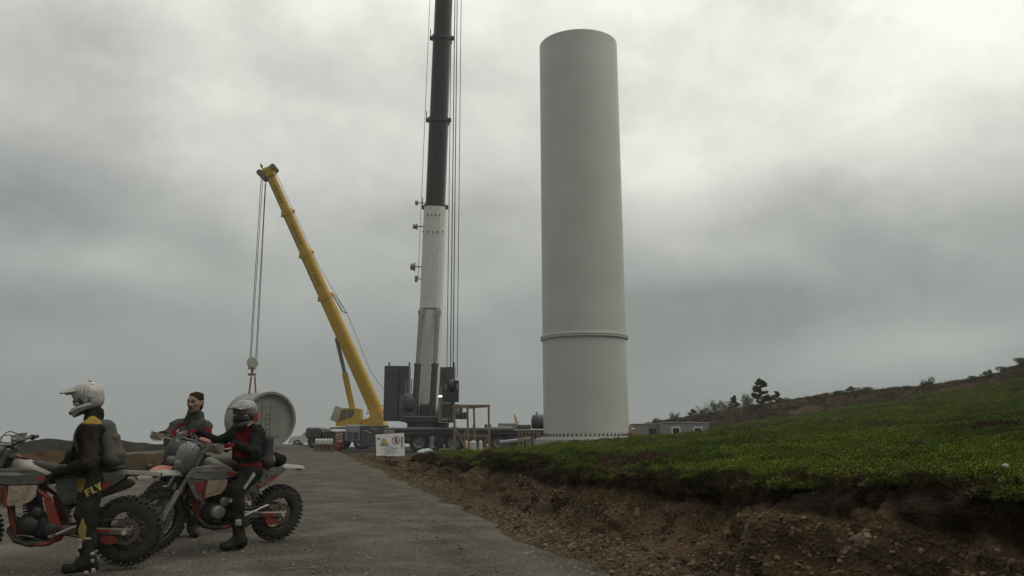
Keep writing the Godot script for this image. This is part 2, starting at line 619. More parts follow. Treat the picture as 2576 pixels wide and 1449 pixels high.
func build_land() -> void:
	var gravel_grain := grain("gravel_grain", 1024, 0.11, 3, Color(0.5, 0.5, 0.5), Color(1, 0.99, 0.97), 3)
	var gravel_stones := grain("gravel_stones", 1024, 0.12, 1, Color(0.62, 0.62, 0.62), Color(1, 0.985, 0.96), 5, true)
	var patches := grain("patches", 512, 0.012, 4, Color(0.66, 0.66, 0.67), Color(1, 0.98, 0.95), 8)
	var soil_grain := grain("soil_grain", 1024, 0.035, 5, Color(0.4, 0.38, 0.36), Color(1, 0.98, 0.94), 12)
	var gravel := earthy("gravel", Color(1, 1, 1), gravel_stones, 1.7, gravel_grain, 1.5, 0.95, patches, 7.0)
	var soil := earthy("soil", Color(1, 1, 1), soil_grain, 1.3, soil_grain, 6.0, 0.98, patches, 3.1)
	M["pebble"] = vmat("pebble_", 0.95)
	for m in [gravel, soil, M["pebble"]]:
		m.metallic_specular = 0.2

	# the ground sheet, reaching down over the brow of the hill
	var xs := steps([-180.0, 12.0, -60.0, 3.0, -30.0, 1.0, 40.0, 4.0, 80.0, 14.0, 200.0])
	var ds := steps([-60.0, 6.0, -6.0, 1.0, 60.0, 2.0, 110.0, 10.0, 400.0])
	var st := start()
	sheet(st, ds.size(), xs.size(), func(i, j):
		return Vector3(xs[j], ground_height(xs[j], ds[i]), -ds[i]),
		func(_i, _j, p):
			var d: float = -p.z
			var n := nz.get_noise_2d(p.x * 6.0, d * 6.0)
			var brown := Color(0.185, 0.143, 0.104) * (1.0 + n * 0.35)
			var grey := Color(0.15, 0.147, 0.132) * (1.0 + n * 0.2)
			var pad := smoothstep(45.0, 52.0, d + n * 5.0) * smoothstep(-24.0, -15.0, p.x)
			return brown.lerp(grey, pad))
	structure(obj("ground", st, soil), "brown stony ground of the hilltop site", "ground")

	# the gravel road: a slightly rutted sheet whose ragged right edge runs along the bank
	var ss := steps([-9.0, 0.25, 22.0, 0.8, 84.0])
	var ws := steps([-22.0, 1.0, -10.0, 0.3, -1.2, 0.1, 0.5])
	st = start()
	sheet(st, ss.size(), ws.size(), func(i, j):
		var s: float = ss[i]
		var w: float = ws[j]
		var spread := smoothstep(6.0, 26.0, s) * 0.0
		var q := lane(s, w * (1.0 + spread))
		var e := edge_wave(s)
		var y := 0.03 + nf.get_noise_2d(q.x * 30.0, q.y * 30.0) * 0.012 + nz.get_noise_2d(q.x * 5.0, q.y * 5.0) * 0.02
		for rut in [-1.2, -2.9, -4.7, -6.6]:
			var off: float = w - rut - nz.get_noise_2d(s * 2.0, rut * 30.0) * 0.5
			y -= 0.022 * exp(-off * off * 14.0)
		y -= 0.13 * smoothstep(-0.25, 0.25, w - e + 0.05)
		y -= 0.1 * smoothstep(0.0, 1.5, -w - 17.0 + nz.get_noise_2d(s * 6.0, 3.0) * 4.0)
		var base := ground_height(q.x, q.y)
		return Vector3(q.x, base + y, -q.y),
		func(i, j, p):
			var n := nz.get_noise_2d(p.x * 9.0, p.z * 9.0) * 0.18 + nz.get_noise_2d(ss[i] * 3.0, ws[j] * 34.0) * 0.22
			return Color(0.186, 0.176, 0.154) * (1.0 + n))
	var road := obj("road", st, gravel)
	structure(road, "grey gravel road climbing past the riders to the crane pad", "road")

	# loose stones on the road
	var rocks := []
	for i in 6:
		rocks.append(rock_mesh(40 + i))
	var places := []
	var tints := []
	for i in 11000:
		var d := 6.0 * pow(6.0, rng.randf())
		var x := rng.randf_range(-0.75, 0.2) * (d + 2.0)
		var off := (Vector2(x, d) - E0).dot(ACROSS)
		if off > -0.05:
			continue
		var sz := rng.randf_range(0.006, 0.017) * (1.9 if rng.randf() < 0.06 else 1.0)
		var y := ground_height(x, d) + 0.028 + nf.get_noise_2d(x * 30.0, d * 30.0) * 0.012 + nz.get_noise_2d(x * 5.0, d * 5.0) * 0.02
		places.append(Transform3D(Basis(Vector3.UP, rng.randf() * TAU) * Basis.from_scale(Vector3.ONE * sz), Vector3(x, y, -d)))
		tints.append(Color(0.16, 0.15, 0.128) * rng.randf_range(0.6, 1.15))
	var o := scatter("road_chippings", rocks[0], M["pebble"], places, tints)
	tag(o, "loose grey chippings strewn over the gravel road", "gravel")

	# ---- the cut bank beside the road: spoil strip, soil face, dark peat lip
	ss = steps([-1.0, 0.045, 15.0, 0.1, 34.0, 0.4, 54.0])
	var prof := [[-0.4, -0.08], [-0.15, -0.01], [0.0, 0.04], [0.1, 0.1], [0.2, 0.13], [0.3, 0.12], [0.38, 0.14], [0.46, 0.24], [0.56, 0.4], [0.67, 0.56], [0.77, 0.7], [0.82, 0.8], [0.88, 0.9], [1.06, 1.0], [1.36, 1.0], [1.8, 1.0]]
	var ts := []
	for i in 84:
		ts.append(i * 15.0 / 83.0)
	var bank_at := func(i: int, j: int) -> Vector3:
		var s: float = ss[i]
		var t: float = ts[j]
		var k := mini(int(t), 14)
		var w: float = lerpf(prof[k][0], prof[k + 1][0], t - k)
		var hh: float = lerpf(prof[k][1], prof[k + 1][1], t - k)
		var top := lane(s, 1.16)
		var tall := maxf(field_height(top.x, top.y), 0.0)
		var tail := smoothstep(50.0, 34.0, s)
		var q := lane(s, w + edge_wave(s) * 0.8)
		var rough := 1.0 - smoothstep(0.78, 1.0, hh) * 0.6
		var n1 := nz.get_noise_3d(q.x * 16.0, hh * 18.0, q.y * 16.0)
		var n2 := nf.get_noise_3d(q.x * 30.0, hh * 32.0, q.y * 30.0)
		var n3 := nf.get_noise_3d(q.x * 85.0, hh * 80.0, q.y * 85.0)
		var clod := 0.5 - nc.get_noise_3d(q.x * 70.0, hh * 60.0, q.y * 70.0)
		var lump := 0.5 - nc.get_noise_3d(q.x * 210.0, hh * 170.0 + 9.0, q.y * 210.0)
		var big := nz.get_noise_2d(s * 5.0, 20.0)
		var push := (n1 * 0.16 + n2 * 0.08 + n3 * 0.04 + (clod - 0.9) * 0.08 + (lump - 0.9) * 0.075) * rough
		var band := smoothstep(0.12, 0.35, hh) * (1.0 - smoothstep(0.75, 0.9, hh))
		push += band * (big * 0.3 - absf(nz.get_noise_2d(s * 22.0, hh * 6.0)) * 0.22)
		w += edge_wave(s) * 0.8 - push * smoothstep(0.08, 0.25, hh) * 0.9
		var y := hh * tall if hh > 0.2 else hh
		y = lerpf(hh * 0.1 + smoothstep(0.1, 0.2, hh) * 0.24 * tail, y, smoothstep(0.05, 0.5, tall))
		y += push * 0.3 * smoothstep(-0.3, 0.2, w) + n3 * 0.03 * smoothstep(-0.2, 0.1, w)
		q = lane(s, w)
		return Vector3(q.x, y + ground_height(q.x, q.y), -q.y)
	st = start()
	sheet(st, ss.size(), ts.size(), bank_at,
		func(i, j, p):
			var t: float = ts[j]
			var k := mini(int(t), 14)
			var hh: float = lerpf(prof[k][1], prof[k + 1][1], t - k)
			var top := lane(ss[i], 1.16)
			var tall := maxf(field_height(top.x, top.y), 0.0)
			var n := nf.get_noise_3d(p.x * 26.0, p.y * 26.0, p.z * 26.0)
			var n2 := nz.get_noise_3d(p.x * 9.0, p.y * 9.0, p.z * 9.0)
			var spoil := Color(0.25, 0.19, 0.135) * (1.0 + n * 0.4)
			var clay := Color(0.31, 0.228, 0.142).lerp(Color(0.19, 0.14, 0.088), clampf(n2 * 1.6 + 0.5, 0, 1)) * (1.0 + n * 0.45)
			var peat := Color(0.045, 0.031, 0.02) * (1.0 + n * 0.4)
			var c := spoil.lerp(clay, smoothstep(0.13, 0.2, hh + n * 0.02))
			return c.lerp(peat, smoothstep(0.68, 0.78, hh + n * 0.12 + n2 * 0.1) * smoothstep(0.2, 0.5, tall)))
	var bank := obj("earth_bank", st, soil)
	structure(bank, "cut bank of brown earth and stones beside the gravel road", "bank")
	# stones that can be picked out in the bank and along its foot
	var rock_tints := []
	for i in 4:
		var c: Color = [Color(0.2, 0.146, 0.098), Color(0.16, 0.117, 0.08), Color(0.23, 0.175, 0.125), Color(0.14, 0.108, 0.078)][i]
		var m := mat("stone_%d" % i, c.r, c.g, c.b, 0.95)
		m.albedo_texture = soil_grain
		m.uv1_triplanar = true
		m.uv1_scale = Vector3.ONE * 1.4
		rock_tints.append(m)
	for i in 200:
		var row := 110 + int(330 * pow(rng.randf(), 1.2))
		var q3: Vector3 = bank_at.call(row, rng.randi_range(10, 50))
		var sz := rng.randf_range(0.02, 0.055) * (1.9 if rng.randf() < 0.15 else 1.0)
		var stone := obj("stone", rocks[i % 6], rock_tints[rng.randi() % 4], bank)
		stone.transform = Transform3D(Basis.from_euler(Vector3(rng.randf() * TAU, rng.randf() * TAU, rng.randf() * TAU)) * Basis.from_scale(Vector3(sz, sz * rng.randf_range(0.6, 1.0), sz)), q3)
	places = []
	tints = []
	for i in 11000:
		var row := 70 + int((ss.size() - 80) * pow(rng.randf(), 1.2))
		var q3: Vector3 = bank_at.call(row, rng.randi_range(9, 54))
		var sz := rng.randf_range(0.006, 0.024) * (1.0 + row * 0.0012)
		places.append(Transform3D(Basis.from_euler(Vector3(rng.randf() * TAU, rng.randf() * TAU, 0)) * Basis.from_scale(Vector3(sz, sz * 0.55, sz * rng.randf_range(0.6, 1.3))), q3))
		tints.append([Color(0.155, 0.113, 0.072), Color(0.165, 0.124, 0.084), Color(0.115, 0.084, 0.053)][rng.randi() % 3] * rng.randf_range(0.5, 1.1))
	o = scatter("rubble", rocks[1], M["pebble"], places, tints, bank)

	# ---- the green field above the bank
	ss = steps([-4.0, 0.35, 14.0, 0.6, 40.0, 1.0, 80.0])
	ws = steps([1.1, 0.35, 12.0, 0.8, 40.0, 1.6, 76.0])
	st = start()
	sheet(st, ss.size(), ws.size(), func(i, j):
		var q := lane(ss[i], ws[j])
		return Vector3(q.x, field_height(q.x, q.y) - 0.03, -q.y),
		func(_i, _j, p):
			var n := nz.get_noise_2d(p.x * 7.0, p.z * 7.0)
			var dirt := smoothstep(0.75, 0.3, p.y)
			return Color(0.06, 0.08, 0.012).lerp(Color(0.06, 0.052, 0.022), clampf(n * 1.5 + 0.2 + dirt, 0, 1)))
	structure(obj("hillside", st, soil), "hillside under the green shrubs rising to the right of the road", "hillside")

	var leafy := vmat("leafy", 0.75)
	leafy.metallic_specular = 0.12
	leafy.backlight_enabled = true
	leafy.backlight = lin(0.03, 0.036, 0.005)
	var kinds := []
	for i in 3:
		kinds.append([tuft_mesh(60 + i, 120, 2), [], []])
	var dry := [tuft_mesh(80, 60, 10), [], []]
	for i in 105000:
		var d := 3.6 * pow(20.0, rng.randf())
		var x := rng.randf_range(-0.32, 0.78) * (d + 1.5)
		var off := (Vector2(x, d) - E0).dot(ACROSS)
		var s := (Vector2(x, d) - E0).dot(ALONG)
		if off < 0.92 + edge_wave(s) * 0.8 + nz.get_noise_2d(s * 26.0, 7.0) * 0.5 + nz.get_noise_2d(s * 80.0, 17.0) * 0.22 or d > field_end(x) - 1.0:
			continue
		var patch := nz.get_noise_2d(x * 6.0 + 300.0, d * 3.0) * 1.1 + 0.55 * nz.get_noise_2d(x * 17.0, d * 17.0 + 90.0)
		var sz := (0.062 + 0.0024 * d) * rng.randf_range(0.7, 1.4)
		var y := field_height(x, d) - 0.03
		var lip := off < 1.35 + nz.get_noise_2d(s * 12.0, 0.0) * 0.5
		if patch > 0.5 or (lip and rng.randf() < 0.5) or rng.randf() < 0.03 or (x < 1.0 and field_end(x) - d < 4.0 and rng.randf() < 0.75):
			dry[1].append(Transform3D(frond_basis(rng, sz, 0.8), Vector3(x, y, -d)))
			dry[2].append(Color(0.055, 0.042, 0.024).lerp(Color(0.085, 0.05, 0.035), rng.randf()) * rng.randf_range(0.5, 1.3))
			continue
		var kind: Array = kinds[rng.randi() % 3]
		kind[1].append(Transform3D(frond_basis(rng, sz, rng.randf_range(0.6, 1.0)), Vector3(x, y, -d)))
		var g := Color(0.088, 0.12, 0.017).lerp(Color(0.122, 0.144, 0.025), rng.randf())
		g = g.lerp(Color(0.056, 0.084, 0.016), clampf(patch * 1.6 + 0.3, 0.0, 0.85))
		kind[2].append(g * rng.randf_range(0.75, 1.2))
	for i in 3:
		o = scatter("shrub_cover", kinds[i][0], leafy, kinds[i][1], kinds[i][2])
		tag(o, ["low bright green bilberry cover on the hillside", "green bilberry tufts spread between the others on the hillside", "leafy green bilberry sprigs filling the hillside"][i], "ground cover")
	o = scatter("dry_heather", dry[0], leafy, dry[1], dry[2])
	tag(o, "brown dry heather twigs among the green shrubs", "ground cover")
	# the dark fringe of roots and heather that hangs over the cut
	places = []
	tints = []
	for i in 5000:
		var s := -1.0 + 31.0 * pow(rng.randf(), 1.25)
		var deep := rng.randf()
		var w := 1.05 - deep * 0.2 + nz.get_noise_2d(s * 26.0, 7.0) * 0.22
		var q := lane(s, w + edge_wave(s) * 0.8 - rng.randf() * 0.08)
		var top := lane(s, 1.16)
		var tall := field_height(top.x, top.y)
		var y := tall * lerpf(1.0, 0.84, deep * deep) + rng.randf_range(-0.03, 0.03)
		var sz := rng.randf_range(0.025, 0.055) * (1.0 + s * 0.02)
		var tilt := Basis(Vector3(ALONG.x, 0, -ALONG.y), -rng.randf_range(0.3, 2.0) * (0.4 + deep))
		places.append(Transform3D(tilt * frond_basis(rng, sz, 1.2), Vector3(q.x, y, -q.y)))
		tints.append(Color(0.075, 0.05, 0.028).lerp(Color(0.042, 0.04, 0.014), rng.randf()) * rng.randf_range(0.4, 1.2))
	o = scatter("heather_fringe", tuft_mesh(83, 60, 12), leafy, places, tints)
	tag(o, "dark fringe of heather and roots hanging over the earth bank", "ground cover")
	# the pale lump lying in the green at the right
	var lump := obj("white_stone", rock_mesh(99), mat("pale_stone", 0.2, 0.2, 0.21, 0.9))
	var lq := P(2533, 1214, 6.2)
	lump.position = Vector3(lq.x, field_height(lq.x, 6.2) + 0.07, lq.z)
	lump.scale = Vector3(0.046, 0.02, 0.03)
	lump.rotation = Vector3(0.3, 0.6, 0.5)
	tag(lump, "pale grey stone lying in the green shrubs above the bank", "stone")

	# ---- brown heathery embankment behind the field
	var cols := [[1560, 1100, 1075, 96], [1620, 1096, 1064, 95], [1663, 1092, 1057, 93], [1723, 1088, 1046, 90], [1800, 1082, 1034, 86], [1888, 1066, 1016, 76], [1984, 1052, 1005, 71], [2104, 1034, 987, 68], [2220, 1020, 976, 66], [2325, 1004, 968, 64], [2453, 985, 952, 62], [2525, 968, 934, 61], [2576, 958, 910, 60], [2700, 930, 870, 60], [2950, 880, 800, 60]]
	var lines := []
	for i in cols.size() - 1:
		var per := 16
		for k in per:
			var t := float(k) / per
			lines.append([lerpf(cols[i][0], cols[i + 1][0], t), lerpf(cols[i][1], cols[i + 1][1], t), lerpf(cols[i][2], cols[i + 1][2], t), lerpf(cols[i][3], cols[i + 1][3], t)])
	st = start()
	var across := 22
	sheet(st, lines.size(), across, func(i, j):
		var l: Array = lines[i]
		var t := float(j) / (across - 6)
		var a := P(l[0], l[1] + 14.0, l[3] - 1.0)
		var b := P(l[0], l[2] + 3.0, l[3] + 2.2)
		var p := a.lerp(b, minf(t, 1.0))
		p.y += sin(minf(t, 1.0) * PI) * 0.22
		if t > 1.0:
			p = b + Vector3(0, -0.9, -2.5) * (t - 1.0) * 6.0
		var n := nz.get_noise_3d(p.x * 7.0, p.y * 14.0, p.z * 7.0) * 0.5 + nf.get_noise_3d(p.x * 14.0, p.y * 20.0, p.z * 14.0) * 0.25
		return p + Vector3(0, n * 0.6, n * 1.3) * clampf(t * 3.0, 0.0, 1.0),
		func(_i, j, p):
			var n := nz.get_noise_3d(p.x * 5.0, p.y * 12.0, p.z * 5.0)
			var n2 := nf.get_noise_3d(p.x * 9.0, p.y * 20.0, p.z * 9.0)
			return Color(0.33, 0.235, 0.165).lerp(Color(0.15, 0.11, 0.07), clampf(n * 2.0 + 0.45 + n2, 0, 1)) * (1.0 + n2 * 0.4))
	structure(obj("embankment", st, soil), "brown heathery earth embankment behind the green field", "embankment")
	places = []
	tints = []
	for i in 5200:
		var l: Array = lines[rng.randi() % lines.size()]
		var t := pow(rng.randf(), 0.8)
		var a := P(l[0] + rng.randf_range(-5, 5), l[1], l[3] - 1.0)
		var b := P(l[0] + rng.randf_range(-5, 5), l[2] + 3.0, l[3] + 2.2)
		var p := a.lerp(b, t)
		p.y += sin(t * PI) * 0.22 + nz.get_noise_3d(p.x * 7.0, p.y * 14.0, p.z * 7.0) * 0.1
		if t < 0.85 and nz.get_noise_3d(p.x * 9.0, p.y * 16.0, p.z * 9.0) > 0.12:
			continue
		places.append(Transform3D(frond_basis(rng, rng.randf_range(0.14, 0.34), 0.9), p - Vector3(0, 0.05, 0)))
		tints.append(Color(0.21, 0.145, 0.095).lerp(Color(0.09, 0.08, 0.035), rng.randf() * (0.5 + t * 0.5)) * rng.randf_range(0.5, 1.2))
	o = scatter("brown_heather", tuft_mesh(84, 26, 14), leafy, places, tints)
	tag(o, "brown heather growing over the embankment behind the field", "ground cover")

	# ---- spoil heaps left of the road, behind the riders
	mound("spoil_heap", "reddish brown spoil heap at the left of the road", soil, [[-260, 1150, 16], [-60, 1150, 20], [60, 1146, 23], [160, 1140, 25], [300, 1137, 26], [420, 1140, 28], [540, 1150, 31], [600, 1168, 33]], 4.5, Color(0.2, 0.125, 0.078), Color(0.12, 0.09, 0.06), 7)
	mound("peat_mound", "dark grey peat mound on the skyline behind the riders", soil, [[-400, 1200, 46], [-60, 1160, 46], [20, 1138, 46], [70, 1112, 46], [130, 1106, 47], [210, 1110, 48], [300, 1110, 50], [400, 1116, 53], [520, 1118, 58], [640, 1126, 62], [760, 1134, 66]], 7.0, Color(0.1, 0.098, 0.08), Color(0.075, 0.07, 0.055), 9)

func mound(called: String, label: String, m: Material, ridge: Array, half: float, ca: Color, cb: Color, seed_: int) -> void:
	var lines := []
	for i in ridge.size() - 1:
		for k in 14:
			var t := k / 14.0
			lines.append(P(lerpf(ridge[i][0], ridge[i + 1][0], t), lerpf(ridge[i][1], ridge[i + 1][1], t), lerpf(ridge[i][2], ridge[i + 1][2], t)))
	var st := start()
	var n := 40
	sheet(st, lines.size(), n, func(i, j):
		var t := (float(j) / (n - 1) - 0.5) * 2.0
		var top: Vector3 = lines[i]
		var x := top.x
		var z := top.z + t * half * -1.0
		var k := pow(maxf(1.0 - absf(t), 0.0), 0.8) * 1.04
		k = minf(k, 1.0) * smoothstep(0.0, 10.0, float(i)) * smoothstep(0.0, 16.0, float(lines.size() - 1 - i))
		var r := nz.get_noise_3d(x * 7.0, seed_ * 9.0, z * 7.0) * 0.3 + nf.get_noise_3d(x * 14.0, 0, z * 14.0) * 0.16 + nf.get_noise_3d(x * 40.0, 0, z * 40.0) * 0.06
		return Vector3(x, lerpf(-0.25, top.y, k) + r * (0.45 + 0.35 * (1.0 - k)) * clampf(2.0 - absf(t) * 2.0, 0, 1), z),
		func(_i, _j, p):
			var a := nf.get_noise_3d(p.x * 12.0, p.y * 12.0, p.z * 12.0)
			var b := nz.get_noise_3d(p.x * 5.0, p.y * 9.0, p.z * 5.0)
			return ca.lerp(cb, clampf(0.5 + b * 1.8, 0, 1)) * (1.0 + a * 0.5))
	var heap := obj(called, st, m)
	structure(heap, label, "mound")
	if called == "spoil_heap":
		for i in 120:
			var top: Vector3 = lines[rng.randi() % lines.size()]
			var t := rng.randf_range(0.2, 0.95)
			var sz := rng.randf_range(0.03, 0.11)
			var stone := obj("stone", rock_mesh(40 + i % 4), M["stone_%d" % (i % 4)], heap)
			stone.transform = Transform3D(Basis.from_euler(Vector3(rng.randf() * 3, rng.randf() * 6, 0)) * Basis.from_scale(Vector3.ONE * sz), Vector3(top.x, lerpf(-0.25, top.y, minf(pow(1.0 - t, 0.8) * 1.04, 1.0)) + 0.02, top.z + t * half))

# ------------------------------------------------------------------ trees and bushes on the skyline
func tree(called: String, label: String, category: String, at: Vector3, h: float, w: float, seed_: int, conifer: bool, group := "") -> void:
	var r := RandomNumberGenerator.new()
	r.seed = seed_
	var t := thing(called, label, category, at, 0.0, group)
	var st := start()
	var lean := Vector3(r.randf_range(-0.06, 0.06), 1, 0) * h
	tube(st, [Vector3(0, -0.3, 0), lean * 0.4, lean * 0.92], [0.045 * h * 0.6, 0.03 * h * 0.6, 0.006], 6)
	var leaves := start()
	var limbs := 30 if conifer else 9
	if not conifer:      # lobes of small leaves
		for lobe in 7:
			var c := Vector3(r.randf_range(-0.34, 0.34) * w, r.randf_range(0.12, 0.7) * h, r.randf_range(-0.3, 0.3) * w)
			var rad := Vector3(w * 0.24, h * 0.26, w * 0.24) * r.randf_range(0.6, 1.15)
			for q in 150:
				var dir := Vector3(r.randfn(), r.randfn(), r.randfn()).normalized()
				var p := c + dir * rad * pow(r.randf(), 0.4)
				leaves.set_color(Color(0.075, 0.085, 0.045).lerp(Color(0.115, 0.12, 0.066), r.randf() * 0.7) * r.randf_range(0.6, 1.2))
				leaf(leaves, p, (dir + Vector3(r.randf_range(-0.8, 0.8), r.randf_range(-0.2, 1.0), r.randf_range(-0.8, 0.8))).normalized(), r.randf_range(0.06, 0.12), r.randf_range(0.016, 0.03), r.randf_range(-1.5, 1.5))
	for i in limbs:
		var k := float(i) / limbs
		var a := r.randf() * TAU
		var y := lerpf(0.08, 0.97, k) if conifer else r.randf_range(0.05, 0.45)
		var reach := w * 0.5 * (pow(1.0 - k, 0.75) * r.randf_range(0.6, 1.15) + 0.06) if conifer else w * 0.5 * r.randf_range(0.5, 1.1)
		var rise := r.randf_range(0.05, 0.3) if conifer else r.randf_range(0.3, 0.75) * h / maxf(reach, 0.1) * 0.7
		var from := lean * y
		var to := from + Vector3(cos(a), rise, sin(a)) * reach
		if not conifer:
			to.y = minf(to.y, h * r.randf_range(0.7, 1.0))
		tube(st, [from, to], [0.012 * h, 0.004 * h], 4, false)
		var n := (130 if conifer else 50)
		for q in n:
			var f := pow(r.randf(), 0.7)
			var p := from.lerp(to, f) + Vector3(r.randf_range(-1, 1), r.randf_range(-0.7, 1), r.randf_range(-1, 1)) * ((0.03 + 0.03 * f) if conifer else (0.06 + 0.05 * f)) * h
			var dir := Vector3(cos(a) + r.randf_range(-0.9, 0.9), r.randf_range(-0.1, 1.0), sin(a) + r.randf_range(-0.9, 0.9)).normalized()
			leaves.set_color((Color(0.05, 0.062, 0.032) if conifer else Color(0.05, 0.062, 0.026)).lerp(Color(0.065, 0.075, 0.03), r.randf() * 0.6) * r.randf_range(0.6, 1.2))
			leaf(leaves, p, dir, h * r.randf_range(0.045, 0.085), h * r.randf_range(0.014, 0.026), r.randf_range(-1.5, 1.5))
	obj("trunk", st, mat("bark", 0.06, 0.045, 0.03, 0.95), t)
	obj("crown", leaves, M["leafy"], t)

func build_trees() -> void:
	tree("pine_tree", "dark bushy conifer, tallest tree on the brown embankment", "tree", P(1916, 1022, 76), 2.35, 2.2, 5, true)
	tree("pine_tree", "thin young tree leaning beside the tallest conifer on the embankment", "tree", P(1952, 1020, 76.5), 1.25, 1.25, 6, true)
	var g := "bushes on the skyline of the brown embankment"
	var k := 10
	for b in [[1652, 1066, 92, 1.0, 0.9], [1698, 1058, 92, 1.3, 1.2], [1742, 1050, 90, 1.1, 1.6], [1770, 1047, 88, 1.5, 1.6], [1800, 1042, 86, 1.8, 1.9], [1828, 1038, 85, 1.6, 1.7], [1850, 1034, 83, 1.7, 1.5], [1880, 1026, 79, 1.7, 1.3], [1975, 1012, 73, 0.7, 1.2], [2110, 993, 68, 0.6, 1.6], [2140, 988, 68, 0.7, 1.3], [2172, 984, 67, 0.65, 1.8], [2336, 972, 64, 0.95, 1.05], [2455, 956, 62, 0.5, 1.1], [2488, 949, 62, 0.7, 1.6], [2540, 932, 61, 0.55, 1.5], [2574, 916, 60, 0.7, 1.7]]:
		var where := "grey green bush in the row between the grey cabins and the tallest conifer"
		if b[0] > 2400:
			where = "low scrubby bush on the highest end of the brown embankment"
		elif b[0] > 2300:
			where = "single bush standing alone on the crest of the brown embankment"
		elif b[0] > 2000:
			where = "low spreading bush in the clump halfway along the brown embankment"
		elif b[0] > 1960:
			where = "smallest bush close beside the thin young tree on the embankment"
		tree("bush", where, "bush", P(b[0], b[1] + 6, b[2] + 1.6), b[3], b[4], k, k % 4 == 0, g)
		k += 1

# ------------------------------------------------------------------ the tower
func build_tower() -> void:
	var c := P(1475, 1097, 46.3)
	c.y = 0.0
	var t := thing("turbine_tower", "tall pale grey steel tower tube standing on a concrete base", "tower", c)
	var paint := worn("tower_paint", 0.45, 0.46, 0.432, 0.4, 14.0)
	t.rotation.z = 0.0066
	var rad := 2.27
	var y0 := 1.12
	var y1: float = P(1474, 841, 44.4).y
	var y2: float = P(1454, 119, 46.3).y
	var st := start()
	lathe(st, [Vector2(2.75, -0.3), Vector2(2.72, 1.0), Vector2(2.66, 1.05), Vector2(1.9, 1.05)], Transform3D(), 64, false)
	obj("concrete_plinth", st, worn("plinth", 0.33, 0.32, 0.29, 0.9, 1.5), t)
	st = start()
	lathe(st, [Vector2(rad + 0.16, 1.06), Vector2(rad + 0.16, 1.14), Vector2(rad + 0.005, 1.145)], Transform3D(), 96, false)
	obj("base_flange", st, paint, t)
	st = start()
	box(st, Vector3(0, 0.08, 0), Vector3(0.06, 0.16, 0.06), 0.015)
	box(st, Vector3(0, 0.035, 0), Vector3(0.11, 0.06, 0.11), 0.02)
	st.generate_normals()
	var bolt := st.commit()
	for i in 64:
		var a := TAU * i / 64
		var b := obj("anchor_bolt", bolt, mat("bolt", 0.045, 0.04, 0.036, 0.6, 0.3), t)
		b.position = Vector3(cos(a) * (rad + 0.09), 1.14, sin(a) * (rad + 0.09))
		b.rotation.y = -a
	st = start()
	lathe(st, [Vector2(rad, 1.1), Vector2(rad, y1 - 0.1)], Transform3D(), 128)
	obj("lower_shell", st, paint, t)
	st = start()
	lathe(st, [Vector2(rad, y1 - 0.12), Vector2(rad + 0.1, y1 - 0.1), Vector2(rad + 0.11, y1 - 0.01)], Transform3D(), 128, false)
	lathe(st, [Vector2(rad + 0.05, y1 - 0.01), Vector2(rad + 0.05, y1 + 0.02)], Transform3D(), 128, false)
	lathe(st, [Vector2(rad + 0.11, y1 + 0.02), Vector2(rad + 0.1, y1 + 0.11), Vector2(rad, y1 + 0.13)], Transform3D(), 128, false)
	obj("joint_flange", st, paint, t)
	st = start()
	lathe(st, [Vector2(rad, y1 + 0.1), Vector2(rad - 0.05, y2)], Transform3D(), 128)
	obj("upper_shell", st, paint, t)
	st = start()
	lathe(st, [Vector2(rad - 0.052, y2), Vector2(rad - 0.052, y2 + 0.03), Vector2(rad - 0.3, y2 + 0.03), Vector2(rad - 0.3, y2 - 0.3)], Transform3D(), 96, false)
	obj("top_flange", st, paint, t)
	st = start()
	lathe(st, [Vector2(rad - 0.06, y1 + 0.2), Vector2(rad - 0.1, y2 - 0.1)], Transform3D(), 64)
	obj("inner_wall", st, paint, t)
	var yy := 3.4
	while yy < y2 - 1.0:     # weld seams between the rolled plates
		if absf(yy - y1) > 0.6:
			st = start()
			var rr := rad - 0.05 * clampf((yy - y1) / (y2 - y1), 0, 1)
			lathe(st, [Vector2(rr, yy - 0.02), Vector2(rr + 0.0045, yy - 0.008), Vector2(rr + 0.0045, yy + 0.008), Vector2(rr, yy + 0.02)], Transform3D(), 128)
			obj("weld_seam", st, paint, t)
		yy += 4.1

# rounded rectangular telescope section between two points; w across, h deep
func boom_section(st: SurfaceTool, a: Vector3, b: Vector3, wa: float, ha: float, wb: float, hb: float, front: Vector3) -> void:
	var t := (b - a).normalized()
	var side := t.cross(front).normalized()
	var fr := side.cross(t)
	var outline := [Vector2(-0.5, -0.42), Vector2(-0.42, -0.5), Vector2(0.42, -0.5), Vector2(0.5, -0.42), Vector2(0.5, 0.18), Vector2(0.44, 0.34), Vector2(0.3, 0.46), Vector2(0.12, 0.5), Vector2(-0.12, 0.5), Vector2(-0.3, 0.46), Vector2(-0.44, 0.34), Vector2(-0.5, 0.18)]
	var n := outline.size()
	var mid := (a + b) * 0.5
	st.set_smooth_group(-1)
	for k in n:
		var p: Vector2 = outline[k]
		var q: Vector2 = outline[(k + 1) % n]
		var a0 := a + side * p.x * wa + fr * p.y * ha
		var a1 := a + side * q.x * wa + fr * q.y * ha
		var b0 := b + side * p.x * wb + fr * p.y * hb
		var b1 := b + side * q.x * wb + fr * q.y * hb
		quad_out(st, a0, a1, b1, b0, mid)
		tri_out(st, a, a0, a1, mid)
		tri_out(st, b, b0, b1, mid)

